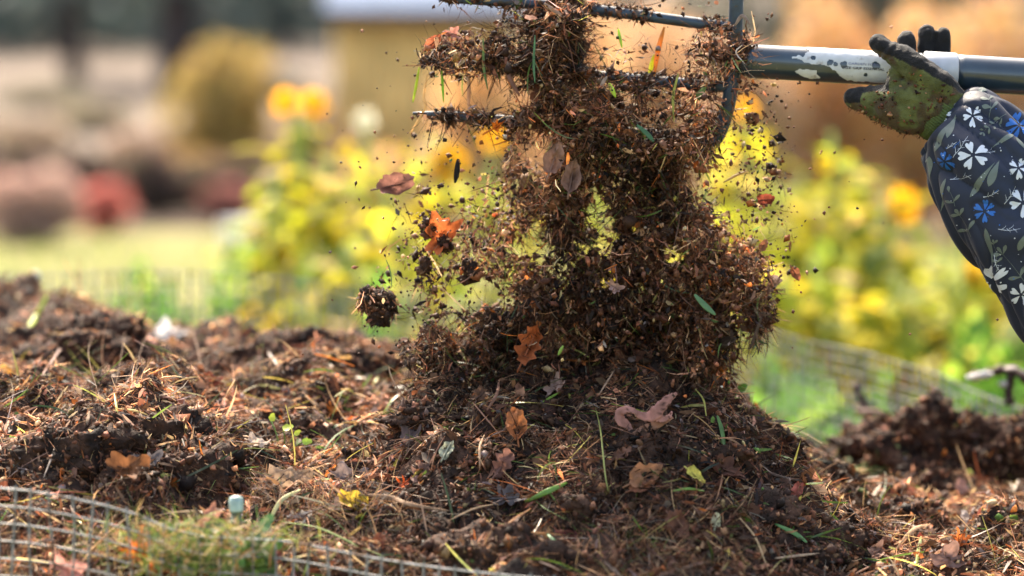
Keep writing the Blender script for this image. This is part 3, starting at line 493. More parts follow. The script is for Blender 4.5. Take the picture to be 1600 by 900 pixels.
def stake(px, py, d, lab, tilt=0):
    top = at(px, py, d); root = empty('garden_stake', (top[0], top[1], 0), lab, 'stake', 'green capped stakes holding the mesh')
    b = [top[0], top[1], 0]; mk('pole', *tube([b, top - [0, 0, .01]], .0055, 10), colmat('green_coating', .4, .5, flat=(.05, .085, .055)), root)
    z = np.array([-.012, -.010, -.002, .002, .0035]); mk('cap', *tube([top + [0, 0, a] for a in z], [.0070, .0073, .0074, .0062, .0025], 14), colmat('pale_green_cap', .35, .5, flat=(.33, .45, .40)), root, None, True)
stake(369, 780, 2.755, 'thin green stake with pale green cap in the near left corner above the weeds')
stake(55, 428, 4.2, 'blurred stake with a pale cap behind the far left mound')

# ------------------------------------------------------------------ single leaves and stalks
def leaf_mesh(kind, n=28, seed=0):
    g = np.random.default_rng(seed); a = np.linspace(0, 2 * math.pi, 40, endpoint=False)
    if kind == 'oak': t = np.linspace(0, 1, 21)[:-1]; hw = .27 * np.sin(np.pi * (t * .96 + .02)) ** .55 * (1 + .30 * np.cos(2 * np.pi * (3.5 * t + .1 * seed))); X = np.r_[t, t[::-1] + .05] - .5; Y = np.r_[hw, -hw[::-1] * .9]; X = -X; 
    elif kind == 'maple': aa = (a + np.pi) % (2 * np.pi) - np.pi; r = .16 + np.max([h * np.exp(-np.abs(aa - c) / .17) for c, h in ((0, .40), (.85, .34), (-.85, .34), (1.75, .25), (-1.75, .25))], axis=0) + .02 * np.cos(a * 20); X, Y = r * np.cos(a), r * np.sin(a)
    elif kind == 'torn': r = .5 * (1 + .25 * np.cos(a * 3 + seed) + .18 * np.cos(a * 7 + seed * 2)); X, Y = r * np.cos(a), r * np.sin(a) * .7
    else: X, Y = .5 * np.cos(a), .29 * np.sin(a) * (1 - .25 * np.cos(a)) * (1 + .04 * np.cos(a * 12))
    ew = 1 + .13 * vn(np.stack([np.cos(a) * 4, np.sin(a) * 4, a * 0 + seed * 1.7], 1), seed + 40); X = X * ew; Y = Y * ew; rings = [np.stack([X * k, Y * k], 1) for k in (1, .86, .68, .48, .27, .1)]; V2 = np.vstack(rings + [[[0, 0]]]); F = [grid_faces(6, 40, True)]; F.append(np.array([[200 + i, 200 + (i + 1) % 40, 240] for i in range(40)])); return V2, F
def dead_leaf(px, py, size, kind, col, label, tilt=(0, 0), rot=0, curl=.8, seed=0, P=None, mat=None, lift=.006, name='dead_leaf', group=None, cat='leaf'):
    """size in photo pixels; lies on the heap (or hangs in the air at P)"""
    g = np.random.default_rng(seed + 50); q = hit(px, py) if P is None else np.asarray(P, float); d = proj(q)[2]; s = size / FPX * d; V2, F = leaf_mesh(kind, seed=seed)
    x, y = V2[:, 0], V2[:, 1]; cz = 1 if P is None else 1.9; z = curl * (y ** 2 * 1.6 + .6 * x ** 2) * cz + (cz - 1) * .12 * vn(np.stack([x * 3.5, y * 3.5, x * 0 + seed], 1), seed + 3) + .17 * vn(np.stack([x * 4.3, y * 5, x * 0 + seed], 1), seed) + .05 * vn(np.stack([x * 11, y * 11, x * 0 + seed], 1), seed + 1) - .015 * np.exp(-(y / .05) ** 2) + .05 * vn(np.stack([x * 22, y * 22, x * 0 + seed], 1), seed + 2)
    V = np.stack([x, y, z], 1) * s
    if P is None: nn = Hn(np.array([q[0]]), np.array([q[1]]))[0] * .4 + np.array([0, -.75, .5])
    else: nn = np.array([0, -1, .2])
    nn = unit(nn + np.array([tilt[0], 0, tilt[1]])); X = unit(np.cross((0, 1, .001), nn) if abs(nn[1]) < .9 else np.cross((0, 0, 1), nn)); Yv = np.cross(nn, X); cr, sr = math.cos(math.radians(rot)), math.sin(math.radians(rot)); X, Yv = X * cr + Yv * sr, -X * sr + Yv * cr
    Wp = q + nn * lift + V[:, :1] * X + V[:, 1:2] * Yv + V[:, 2:] * nn; base = q; root = empty(name, base, label, cat, group)
    vein = np.exp(-(V2[:, 1] / .03) ** 2)[:, None]; c = np.array(col) * (1 + .35 * vn(V2.repeat(1, 0)[:, [0, 1, 1]] * 7, seed))[:, None] * (1 - .2 * vein)
    mk('blade', Wp, F, mat or M_LEAF, root, c, True); ln = np.array([[-.72, 0], [-.5, 0], [-.2, 0], [.4, 0]]) * s
    mk('leaf_stem', *tube([q + nn * (lift + .0008 - .02 * s) + a * X + b * Yv for a, b in ln], [.0009, .0011, .0009, .0004], 5), M_STEM, root, np.array(col) * .7); return root
BR, RB, PK, OR, DR, GY, TN, YL = (.10, .05, .03), (.20, .07, .035), (.42, .20, .16), (.55, .15, .03), (.25, .04, .03), (.13, .11, .11), (.34, .23, .15), (.62, .42, .06)
L_ = [(806, 668, 55, 'ovate', (.34, .12, .045), 'upright rust brown pointed leaf standing on the mound left of its middle', (-.2, -.3), 96, .9),
      (790, 785, 48, 'torn', GY, 'grey purple dried leaf with toothed edge below the rust brown upright leaf', (0, .1), 20, .5), (893, 800, 66, 'torn', (.12, .075, .045), 'large rounded mottled dead leaf cupped over the dark gap in the mound front', (0, .1), 10, -.8), (787, 728, 50, 'oak', (.24, .11, .08), 'crumpled reddish brown leaf just above the grey purple leaf', (0, 0), 60, .7),
      (930, 890, 50, 'torn', (.32, .15, .11), 'dull pink leaf at the bottom edge right of the rounded leaf', (0, .2), 0, .6), (880, 845, 46, 'ovate', (.24, .06, .05), 'dark red leaf under the rounded mottled leaf', (.1, 0), 30, .6), (1118, 818, 26, 'ovate', (.50, .48, .30), 'small pale cream leaf on the lower right of the mound', (0, 0), 80, .4),
      (700, 708, 34, 'ovate', (.42, .42, .30), 'pale grey green leaf on the left shoulder of the mound', (0, .2), 60, .4), (632, 762, 34, 'maple', (.62, .10, .02), 'small bright orange red leaf left of the mound', (0, .1), 20, .8), (550, 790, 48, 'ovate', YL, 'curled yellow leaf at the end of a brown stalk', (0, 0), 160, 1.2),
      (448, 762, 62, 'torn', TN, 'pale tan curled leaf with notched edge left of the mound', (.1, .4), 10, .8), (400, 700, 34, 'torn', (.72, .55, .42), 'bright sunlit cream leaf in the left middle of the heap', (0, .6), 0, .4), (545, 750, 52, 'torn', (.24, .18, .16), 'flat grey brown leaf right of the pale tan one', (0, .2), 10, .4),
      (520, 645, 34, 'maple', (.60, .20, .04), 'orange crumpled leaf above the grey litter left of the mound', (0, .2), 70, 1), (45, 724, 40, 'ovate', OR, 'small bright orange leaf at the left edge of the near mound', (0, .3), -20, .5), (205, 740, 60, 'torn', (.17, .07, .03), 'long torn brown leaf on the dark front of the near left mound', (0, .1), -30, .9),
      (232, 728, 44, 'torn', GY, 'grey speckled leaf piece beside the long torn brown leaf', (0, .3), 5, .4), (160, 540, 50, 'torn', (.48, .13, .06), 'blurred orange red leaf under the arching straw on the far left', (0, -.1), 10, .5), (265, 528, 46, 'torn', (.75, .72, .68), 'blurred white curled leaf on the back ridge at left', (0, .4), 10, .6),
      (330, 603, 40, 'ovate', (.26, .07, .04), 'dark red leaf in the hollow between the left mounds', (0, .2), 10, .7), (15, 590, 46, 'ovate', (.60, .30, .08), 'orange straw coloured leaf at the left edge below the far mound', (0, .2), -20, .6), (750, 625, 30, 'torn', BR, 'brown leaf flake on top of the mound shoulder', (0, .3), 40, .6), (870, 610, 34, 'torn', (.36, .22, .17), 'pinkish tan leaf on the crest of the mound left of its middle', (0, .3), 40, .6),
      (1010, 750, 56, 'ovate', (.32, .15, .08), 'long tan brown leaf strip across the middle of the mound', (0, .2), 18, .9), (1005, 765, 40, 'ovate', (.28, .11, .06), 'short red brown strip just under the long tan strip', (0, .2), 10, .7), (1085, 750, 34, 'ovate', (.52, .45, .10), 'narrow yellow green leaf right of the tan strips', (0, .1), -25, .6), (1060, 830, 50, 'ovate', (.16, .07, .045), 'curled brown leaf pointing down right of the rounded leaf', (0, 0), -60, 1),
      (1475, 772, 40, 'ovate', (.45, .11, .06), 'glossy red brown leaf standing at the front of the right heap', (-.1, 0), 60, .5), (1500, 765, 30, 'ovate', (.35, .20, .17), 'greyish pink leaf leaning on the glossy red brown leaf', (.3, 0), 90, .5), (1430, 855, 56, 'torn', (.26, .06, .035), 'dark red leaf in the right foreground litter', (0, .1), 20, .6), (1500, 850, 46, 'maple', (.55, .15, .04), 'orange red crumpled leaf right of the dark red leaf', (0, .1), 70, .9),
      (1425, 815, 44, 'ovate', (.52, .19, .05), 'orange brown leaf above the dark red leaf at right', (0, .4), 5, .4), (1515, 815, 36, 'torn', (.50, .42, .38), 'pale silvery leaf above the orange red crumpled leaf', (.2, .2), 50, .5), (1480, 880, 50, 'torn', (.24, .14, .11), 'brown leaf at the bottom right below the orange red one', (0, .3), 10, .5), (1560, 870, 40, 'ovate', (.42, .12, .04), 'rust leaf near the bottom right corner', (0, .3), -15, .5),
      (1365, 870, 36, 'torn', (.30, .17, .12), 'brown leaf in the gap between mound and right litter', (0, .2), 30, .5), (1245, 770, 30, 'ovate', (.36, .10, .07), 'small pinkish red leaf on the right shoulder of the mound', (0, 0), 70, .5), (975, 715, 30, 'oak', (.19, .09, .06), 'curled brown leaf in the middle of the mound', (0, .1), 20, 1), (1130, 740, 50, 'torn', (.13, .055, .035), 'dark brown leaf flap on the upper right slope of the mound', (0, .2), -10, .6),
      (660, 745, 44, 'oak', (.22, .12, .09), 'brown lobed leaf left of the grey purple leaf', (0, .2), 50, .7), (640, 690, 40, 'torn', (.24, .16, .14), 'grey brown leaf below the left mound shoulder', (0, .2), 70, .5), (470, 815, 30, 'torn', (.40, .36, .33), 'pale grey litter leaf above the near mesh', (0, .4), 0, .5), (590, 855, 36, 'torn', (.26, .09, .05), 'red brown leaf behind the near mesh at lower middle', (0, .2), 40, .6)]
for i, a in enumerate(L_): dead_leaf(a[0], a[1], a[2] * 1.02, a[3], a[4], a[5], a[6], a[7], a[8] * 1.35, seed=i + 1, lift=.0065)
def near(px, py, d): return at(px, py, d)
q0 = hit(1010, 655); dq = proj(q0)[2] - .012; pl = empty('dead_leaf', q0, 'large pink brown curled leaf with lobes near the top right of the mound', 'leaf')
for pts, rr, cc in [([(994, 677), (981, 668), (970, 656), (969, 645), (980, 640), (997, 646)], [4, 7, 8.5, 8, 6.5, 4], PK), ([(992, 645), (1008, 651), (1022, 647), (1034, 634), (1046, 622), (1058, 614)], [4, 9, 12, 9, 7, 2.5], PK), ([(1022, 650), (1034, 655), (1046, 650), (1050, 643)], [5, 6, 4, 1.5], PK), ([(990, 678), (1006, 670), (1026, 664), (1052, 652)], [3, 7, 7, 2], (.34, .17, .11))]:
    P = catmull([at(a, b, dq + .004 * math.sin(a)) for a, b in pts], 22); r_ = np.interp(np.linspace(0, 1, 22), np.linspace(0, 1, len(rr)), rr) / FPX * dq; V, F = tube(P, r_ * (1 + .12 * np.sin(np.arange(22) * 2.1)), 10, True, .16, (.25, -1, .55)); cr = 1 - .75 * (vn(V * 420, 4) > .52); mk('blade', V + vn(V * 200, 9)[:, None] * .0009, F, M_LEAF, pl, np.array(cc) * cr[:, None], True)
dead_leaf(215, 862, 78, 'maple', (.62, .17, .03), 'bright orange maple leaf behind the near wire mesh at lower left', (0, .0), 75, .8, seed=70, P=near(215, 862, 2.725))
dead_leaf(190, 892, 50, 'maple', (.55, .14, .03), 'second orange leaf just under the bright maple leaf', (.3, .2), 10, .8, seed=71, P=near(236, 888, 2.73))
dead_leaf(425, 875, 44, 'torn', (.26, .09, .07), 'dark maroon leaf hanging at the mesh right of the green weeds', (0, 0), 85, .4, seed=72, P=near(428, 872, 2.72))
dead_leaf(110, 893, 52, 'torn', (.50, .24, .20), 'pink brown leaf at the bottom left inside the mesh', (0, .2), -20, .5, seed=73, P=near(112, 893, 2.73))
dead_leaf(330, 805, 46, 'torn', (.36, .17, .12), 'pinkish brown leaf standing left of the pale green cap', (0, 0), 60, .5, seed=74, P=near(330, 812, 2.76))

def stalk(pts, rad, col, label, mat=None, name='dry_stalk', cat='stalk', flat=.35, group=None, lift=.006):
    P = [hit(a, b) + np.array([0, -.006, lift + (min(c, .012 + c * .3) if c else 0)]) for a, b, c in pts]; P = catmull(P, 5 * len(P)); root = empty(name, P[0], label, cat, group); t = np.linspace(0, 1, len(P)); r = rad * .8 * (.15 + .85 * np.sin(np.pi * (.06 + .9 * t)) ** .8)
    mk('shaft', *tube(P, r, 7, True, flat * .5, (.2, -1, .5)), mat or M_FIB, root, col, True); return root
ST = (.52, .36, .15)
for pts, r, c, lab, m in [
    ([(75, 480, .01), (55, 505, 0), (38, 525, 0)], .006, (.42, .52, .06), 'wide yellow green blade leaning on the far left mound', M_GREEN), ([(135, 535, 0), (165, 522, .012), (190, 525, .012), (210, 545, 0)], .003, (.60, .34, .12), 'orange straw arching over the red leaf at far left', None),
    ([(505, 570, .005), (550, 572, .005), (600, 575, .005)], .0045, (.70, .38, .06), 'thick orange yellow straw on the back ridge left of the fall', None), ([(420, 570, .01), (445, 590, 0)], .0035, (.50, .42, .36), 'pale grey stub on the back ridge', None), ([(405, 608, 0), (440, 615, 0)], .0035, (.60, .50, .16), 'short yellow straw behind the near left mound', None),
    ([(535, 668, 0), (580, 672, .004), (630, 674, 0)], .002, (.70, .44, .14), 'fine golden straw lying left of the mound shoulder', None), ([(180, 640, .012), (184, 660, .008), (188, 682, 0)], .0022, (.62, .56, .16), 'upright yellow straw on the near left mound', M_GREEN), ([(185, 655, .006), (210, 658, .006), (232, 662, .004)], .002, (.68, .50, .20), 'flat golden straw across the near left mound', None),
    ([(820, 792, 0), (855, 782, .004), (886, 768, .004)], .0048, (.16, .30, .05), 'broad green grass blade across the middle of the mound', M_GREEN), ([(855, 845, .002), (878, 870, .004), (900, 880, .006)], .0045, (.16, .34, .15), 'bluish green blade beside the dark red leaf', M_GREEN), ([(930, 650, .004), (938, 690, .006), (945, 750, .002), (950, 775, 0)], .0014, (.34, .36, .10), 'long thin green stem hanging down the middle of the mound', M_GREEN),
    ([(1120, 660, .002), (1128, 690, .004), (1132, 725, 0)], .004, (.10, .20, .05), 'dark green blade on the right slope of the mound', M_GREEN), ([(1082, 620, .006), (1098, 640, .006), (1103, 658, 0)], .0018, (.55, .50, .12), 'thin yellow blade beside the large pink leaf', M_GREEN), ([(1210, 826, 0), (1240, 845, .003), (1260, 855, 0)], .0042, (.12, .28, .08), 'green blade low on the right slope', M_GREEN),
    ([(1050, 775, 0), (1075, 776, .003), (1100, 775, 0)], .0022, (.18, .32, .05), 'short green blade lying flat right of the tan strips', M_GREEN), ([(1155, 820, .002), (1180, 855, .004), (1200, 900, 0)], .0014, (.58, .40, .22), 'long pale straw running down the lower right of the mound', None), ([(785, 845, .002), (800, 830, .005), (830, 802, 0)], .0025, (.45, .22, .10), 'orange brown straw rising left of the rounded leaf', None),
    ([(780, 870, .006), (820, 858, .01), (885, 850, .004)], .003, (.45, .23, .09), 'thick orange straw over the blurred bottom clod', None), ([(750, 740, 0), (750, 715, .006), (757, 690, .002)], .0022, (.56, .36, .22), 'pale hooked root hanging on the left slope of the mound', None), ([(780, 610, .006), (776, 630, .004), (760, 650, 0)], .0028, (.24, .12, .08), 'brown bent stem on the mound shoulder', None),
    ([(560, 790, .006), (610, 800, .01), (640, 808, .008), (700, 812, .004)], .004, (.24, .14, .08), 'brown knobbly stalk lying left of the mound', M_BIT), ([(700, 825, .002), (740, 812, .006), (775, 795, 0)], .0016, (.55, .36, .20), 'thin tan straw below the grey purple leaf', None), ([(418, 842, .008), (440, 815, .016), (470, 788, .010)], .0035, (.62, .58, .30), 'pale yellow green stem rising behind the near mesh', M_GREEN),
    ([(440, 838, .01), (500, 852, .012), (560, 870, .006), (600, 880, .002)], .0016, (.40, .46, .16), 'long thin green blade along the near mesh', M_GREEN), ([(875, 620, 0), (845, 640, .002)], .002, (.20, .30, .05), 'short green blade on the mound crest', M_GREEN), ([(960, 600, .01), (935, 628, .002)], .0016, (.36, .22, .14), 'brown splinter on the mound crest', M_BIT),
    ([(1190, 740, .004), (1215, 760, .006), (1290, 765, .0)], .0025, (.06, .035, .025), 'dark thin twig running right down the mound shoulder', M_BIT), ([(1258, 767, .002), (1285, 768, .004)], .0022, (.45, .50, .08), 'tiny yellow green blade at the right shoulder', M_GREEN), ([(1400, 870, .004), (1425, 850, .01), (1448, 832, .004)], .0035, (.62, .40, .22), 'tan straw in the right foreground', None),
    ([(1355, 800, .004), (1375, 775, .008)], .004, (.60, .48, .36), 'pale splinter left of the glossy red brown leaf', None), ([(1430, 895, .002), (1438, 860, .01)], .004, (.34, .40, .10), 'green yellow stem by the dark red leaf at right', M_GREEN), ([(1455, 690, .02), (1490, 688, .03)], .003, (.45, .33, .22), 'tan stick across the largest right clod', None),
    ([(1195, 740, .0), (1150, 705, .004), (1120, 690, .0)], .0018, (.30, .16, .08), 'brown straw on the upper right slope', None), ([(65, 600, .002), (100, 560, .01), (128, 530, .004)], .0028, (.20, .12, .09), 'brown twig leaning on the far left mound', M_BIT), ([(70, 760, .004), (90, 720, .012), (100, 670, .006)], .0018, (.46, .36, .28), 'thin pale curved stem at the left of the near mound', None),
    ([(0, 712, .002), (55, 695, .006), (90, 690, 0)], .003, (.36, .20, .12), 'brown stick at the left edge of the near mound', M_BIT), ([(1210, 880, .0), (1280, 878, .004)], .0022, (.42, .30, .2), 'short tan straw at the bottom right slope', None), ([(690, 600, .0), (700, 560, .004)], .0022, (.30, .2, .1), 'thin stem at the foot of the compost fall', None)]:
    stalk(pts, r * .8, c, lab, m)
for pts, r, lab in [([(325, 780, 0), (370, 745, .03), (440, 725, .01)], .001, 'thin arching grass stem above the pale cap'), ([(265, 770, .0), (275, 740, .02), (262, 715, .03)], .0012, 'green grass stem on the dark side of the near mound'), ([(160, 640, .0), (140, 600, .05), (150, 570, .08)], .0009, 'fine dark stem sticking up from the near left mound'), ([(180, 620, .0), (195, 575, .05), (198, 552, .08)], .0009, 'thin brown twig standing before the far left mound'), ([(210, 600, 0), (230, 565, .04), (268, 540, .06)], .0008, 'long thin brown twig leaning right before the far left mound'), ([(320, 600, 0), (305, 560, .03), (290, 540, .04)], .0016, 'bent brown stem in the hollow at left')]:
    stalk(pts, r * .5, (.16, .09, .05) if 'brown' in lab or 'dark' in lab else (.30, .34, .10), lab, M_BIT, flat=2.0)

# weeds
def weed(px0, py0, d, leaves, label, col=(.12, .26, .05), zoff=0):
    b0 = at(px0, py0, d); root = empty('green_weed', b0, label, 'weed'); g = np.random.default_rng(int(px0))
    for (px, py, s, rot) in leaves:
        q = at(px, py, d - g.uniform(0, .02)); V2, F = leaf_mesh('ovate'); sz = s / FPX * d; z = .5 * V2[:, 1] ** 2 + .3 * V2[:, 0] ** 2; nn = unit(np.array([g.normal() * .45, -1, .5 + g.normal() * .4])); X = unit(np.cross((0, 0, 1), nn)); Y = np.cross(nn, X); c_, s_ = math.cos(math.radians(rot)), math.sin(math.radians(rot)); X, Y = X * c_ + Y * s_, -X * s_ + Y * c_
        mk('leaf', q + (V2[:, :1] * X + V2[:, 1:2] * Y * 1.25 + z[:, None] * nn) * sz, F, M_GREEN, root, np.array(col) * g.uniform(.7, 1.5) * np.array([g.uniform(.8, 1.6), 1, 1]), True)
        mk('stem', *tube(catmull([b0, (b0 + q) / 2 + [0, 0, .004], q - X * sz * .45], 6), .0008, 5), M_STEM, root, (.14, .24, .06))
    return root
g = np.random.default_rng(4)
weed(350, 905, 2.715, [(g.uniform(245, 430), g.uniform(815, 900), g.uniform(18, 32), g.uniform(0, 360)) for _ in range(64)], 'leafy green weed tangle behind the near mesh below the pale green cap', (.07, .14, .035))
weed(1130, 660, 3.15, [(1135, 605, 20, 60), (1122, 596, 18, 100), (1160, 605, 17, 40), (1150, 625, 16, 140), (1165, 645, 22, -30), (1150, 640, 18, 20), (1128, 620, 18, 80), (1178, 640, 14, 0)], 'small green leafy sprig at the right edge of the compost fall', (.08, .18, .03))
weed(1180, 715, 3.13, [(1188, 697, 16, 10), (1206, 700, 18, -20), (1196, 690, 12, 60), (1214, 692, 9, 0)], 'tiny green seedling on the right shoulder of the mound', (.18, .32, .04))
weed(1320, 745, 3.55, [(g.uniform(1290, 1390), g.uniform(715, 745), g.uniform(12, 18), g.uniform(0, 360)) for _ in range(16)], 'pale speckled seedling leaves left of the right heap', (.30, .34, .18))
weed(440, 720, 3.1, [(450, 668, 18, 20), (425, 652, 14, 70), (480, 690, 16, 0), (465, 676, 12, 40)], 'few small green leaves in the sunlit litter left of the mound', (.30, .38, .04))
# dried tangle round the weeds
n = 1500; q = at(R.normal(300, 75, n), np.abs(R.normal(0, 28, n)) + 815 + np.abs(R.normal(0, 1, n)) * 20, R.uniform(2.66, 2.80, n)); V, F, per = ribbons(q, rdir(n), rdir(n), R.uniform(.008, .03, n), R.uniform(.0006, .0022, n), R.normal(size=n) * .6, 3)
tag(mk('dry_litter', V, F, M_FIB, None, np.repeat(pick([(.36, .26, .11), (.28, .14, .06), (.20, .24, .05), (.09, .14, .03), (.34, .28, .2)], [3, 2, 2, 3, 1], n), per, 0)), 'loose yellow green and tan dried plant litter behind the near left mesh', 'plant litter', kind='stuff')
# straight hanging grass matted behind the near left mesh and over the mound faces
for (cx, cy, sx, n) in [(60, 830, 80, 2600), (215, 790, 60, 1200), (520, 810, 60, 900), (980, 860, 60, 700)]:
    px = R.normal(cx, sx, n); py = R.normal(cy, 26, n); q = np.array([hit(a, b) for a, b in zip(px[:n // 6], py[:n // 6])]); q = np.repeat(q, 6, 0)[:n]; n = len(q); q = q + R.normal(size=(n, 3)) * .006
    D = unit(np.stack([R.normal(size=n) * .45, -np.abs(R.normal(size=n)) * .3 - .15, -.55 - R.random(n)], 1)) if cx < 300 else unit(rdir(n) + [0, -.5, .5]); V, F, per = ribbons(q, D, np.tile([0, 0, 1.], (n, 1)), R.uniform(.015, .045, n), R.uniform(.0004, .0010, n), -np.abs(R.normal(size=n)) * .2, 4)
    o = mk('grass_strand', V, F, M_FIB, heap, np.repeat(pick(PAL, [1, 2, 3, 1, 5, 3, 1, 0, 4, 0] if cx > 300 else [2, 3, 4, 1.5, 3, 1, .7, 0, 1.5, 0], n, .4), per, 0)); o['kind'] = 'stuff'

# dark twig with pale frayed bark at the right edge, and dark stem before the right mesh
def twig(pts, r, label, extra=()):
    P = catmull([at(*p) for p in pts], 24); root = empty('dead_branch', P[0], label, 'branch'); V, F = tube(P, r * (1 + .25 * np.sin(np.arange(24) * 1.9)), 9); V = V + vn(V * 160, 3)[:, None] * .0015; mk('branch', V, F, M_BIT, root, (.06, .035, .025), True)
    for k, (q, rr, col) in enumerate(extra): V, F = lump(at(*q), rr, 2, .4, 2, k, (1.8, .8, .7)); mk('bark_flake', V, F, M_BIT, root, col)
    return root
twig([(1520, 588, 3.72), (1545, 584, 3.7), (1572, 578, 3.7), (1600, 590, 3.68), (1650, 640, 3.68), (1660, 740, 3.68)], .006, 'dark dead branch with white bark flakes poking in from the right edge', [((1524, 590, 3.7), .006, (.7, .68, .62)), ((1538, 585, 3.69), .006, (.72, .7, .66)), ((1580, 577, 3.69), .005, (.6, .5, .45)), ((1592, 582, 3.69), .005, (.65, .6, .55)), ((1570, 600, 3.69), .005, (.6, .58, .55))])
twig([(1580, 585, 3.69), (1576, 610, 3.69), (1578, 632, 3.68)], .006, 'short dark twig hanging down from the flaky branch')
twig([(1336, 600, 3.9), (1350, 630, 3.88), (1362, 655, 3.88), (1378, 700, 3.86), (1400, 760, 3.8)], .005, 'dark blurred stem leaning before the right mesh', [((1344, 634, 3.88), .004, (.3, .2, .18)), ((1367, 657, 3.87), .005, (.75, .75, .75)), ((1355, 645, 3.87), .008, (.22, .14, .11))])
twig([(1350, 695, 3.8), (1372, 712, 3.8), (1395, 740, 3.8)], .009, 'dark ragged stump at the left foot of the right heap')

# ------------------------------------------------------------------ garden fork
FD = 3.08
def HL(px, dz=0.):
    a, b = at(1160, 95, 3.075), at(1494, 113.5, 3.055); px = np.asarray(px, float); t = (px - 1160) / 334.; return a + (b - a) * t[..., None]
fork = empty('garden_fork', at(1150, 90, FD), 'blue black steel manure fork held sideways and tipping out compost', 'garden fork')
axis_p = [(1150, 94, 3.075), (1330, 105, 3.06), (1500, 114, 3.055), (1700, 126, 3.05), (2150, 152, 3.04)]
AX = HL(np.array([1150., 1160., 1176.])); mk('socket', *tube(AX[:3], [.010, .0155, .0186], 24), M_TINE, fork, None, True)
m_h = colmat('painted_handle', .28, .5, bump=.05, bscale=60, nscale=40, nvar=.25, flat=(.018, .032, .046), coat=.5, speck=((.10, .09, .085), 60, .66))
mk('handle', *tube(HL(np.r_[1160, np.linspace(1172, 1494, 39)]), np.r_[.0150, np.full(39, .0182)], 48), m_h, fork, None, True)
mk('grip', *tube(catmull([at(1492, 113.5, 3.055), at(1700, 126, 3.05), at(2150, 152, 3.04)], 30), np.r_[np.full(29, .0195), .017], 48), m_h, fork, None, True)
mk('collar', *tube([at(a, 113.5 + (a - 1494) * .055, 3.055) for a in (1442, 1444, 1470, 1491, 1494)], [.0195, .0212, .0212, .0212, .0198], 48), colmat('worn_collar', .4, .5, nscale=70, nvar=.12, flat=(.38, .39, .41), speck=((.15, .14, .14), 70, .7)), fork, None, True)
XB = catmull([at(1151, -85, FD - .01), at(1151, -30, FD - .01), at(1150, 20, FD - .005), at(1148, 80, FD), at(1142, 140, FD), at(1132, 185, FD + .005), at(1116, 226, FD + .01)], 30)
mk('crossbar', *tube(XB, np.r_[np.full(28, .0070), .0062, .004], 12, True, 1.15), M_TINE, fork, None, True)
def tine(p0, p1, p2, flat=.8):
    P = catmull([at(*p0), at(*p1), at(*p2)], 30); r = np.interp(np.linspace(0, 1, 30), [0, .04, .9, 1], [.0055, .0062, .0056, .0016]); V, F = tube(P, r, 12, True, 1.0); o = mk('tine', V, F, M_TINE, fork, None, True)
    n = 900; k = R.integers(0, 30, n); q = P[k] + (P[np.minimum(k + 1, 29)] - P[k]) * R.random((n, 1)); q = q + rdir(n) * (r[k] * R.uniform(.8, 1.5, n))[:, None] + [0, 0, .001]; q = q[vn(q * [30, 30, 30], 19) > -.25]; n = len(q); sz = np.exp(R.normal(size=n) * .5) * .0017
    V1, F1 = many(OV, OF, q, np.stack([sz * 1.5, sz, sz * .8], 1), jit=.4); V2, F2, per = ribbons(q, rdir(n), rdir(n), R.uniform(.004, .014, n), R.uniform(.0005, .002, n), R.normal(size=n) * .4, 2)
    c = pick(PAL, [5, 7, 6, 4, 2, .6, .2, .3, .3, 0], n); o = mk('stuck_soil', np.vstack([V1, V2]), [F1, F2 + len(V1)], M_BIT, o, np.vstack([np.repeat(c, 6, 0), np.repeat(c, per, 0)])); o['kind'] = 'stuff'
tine((1151, -46, FD), (900, -80, FD + .03), (655, -105, FD + .01)); tine((1149, 44, FD), (900, 12, FD + .03), (672, -6, FD + .01)); tine((1144, 137, FD), (900, 116, FD + .03), (660, 96, FD + .01)); tine((1118, 222, FD), (880, 196, FD + .03), (645, 177, FD + .01))
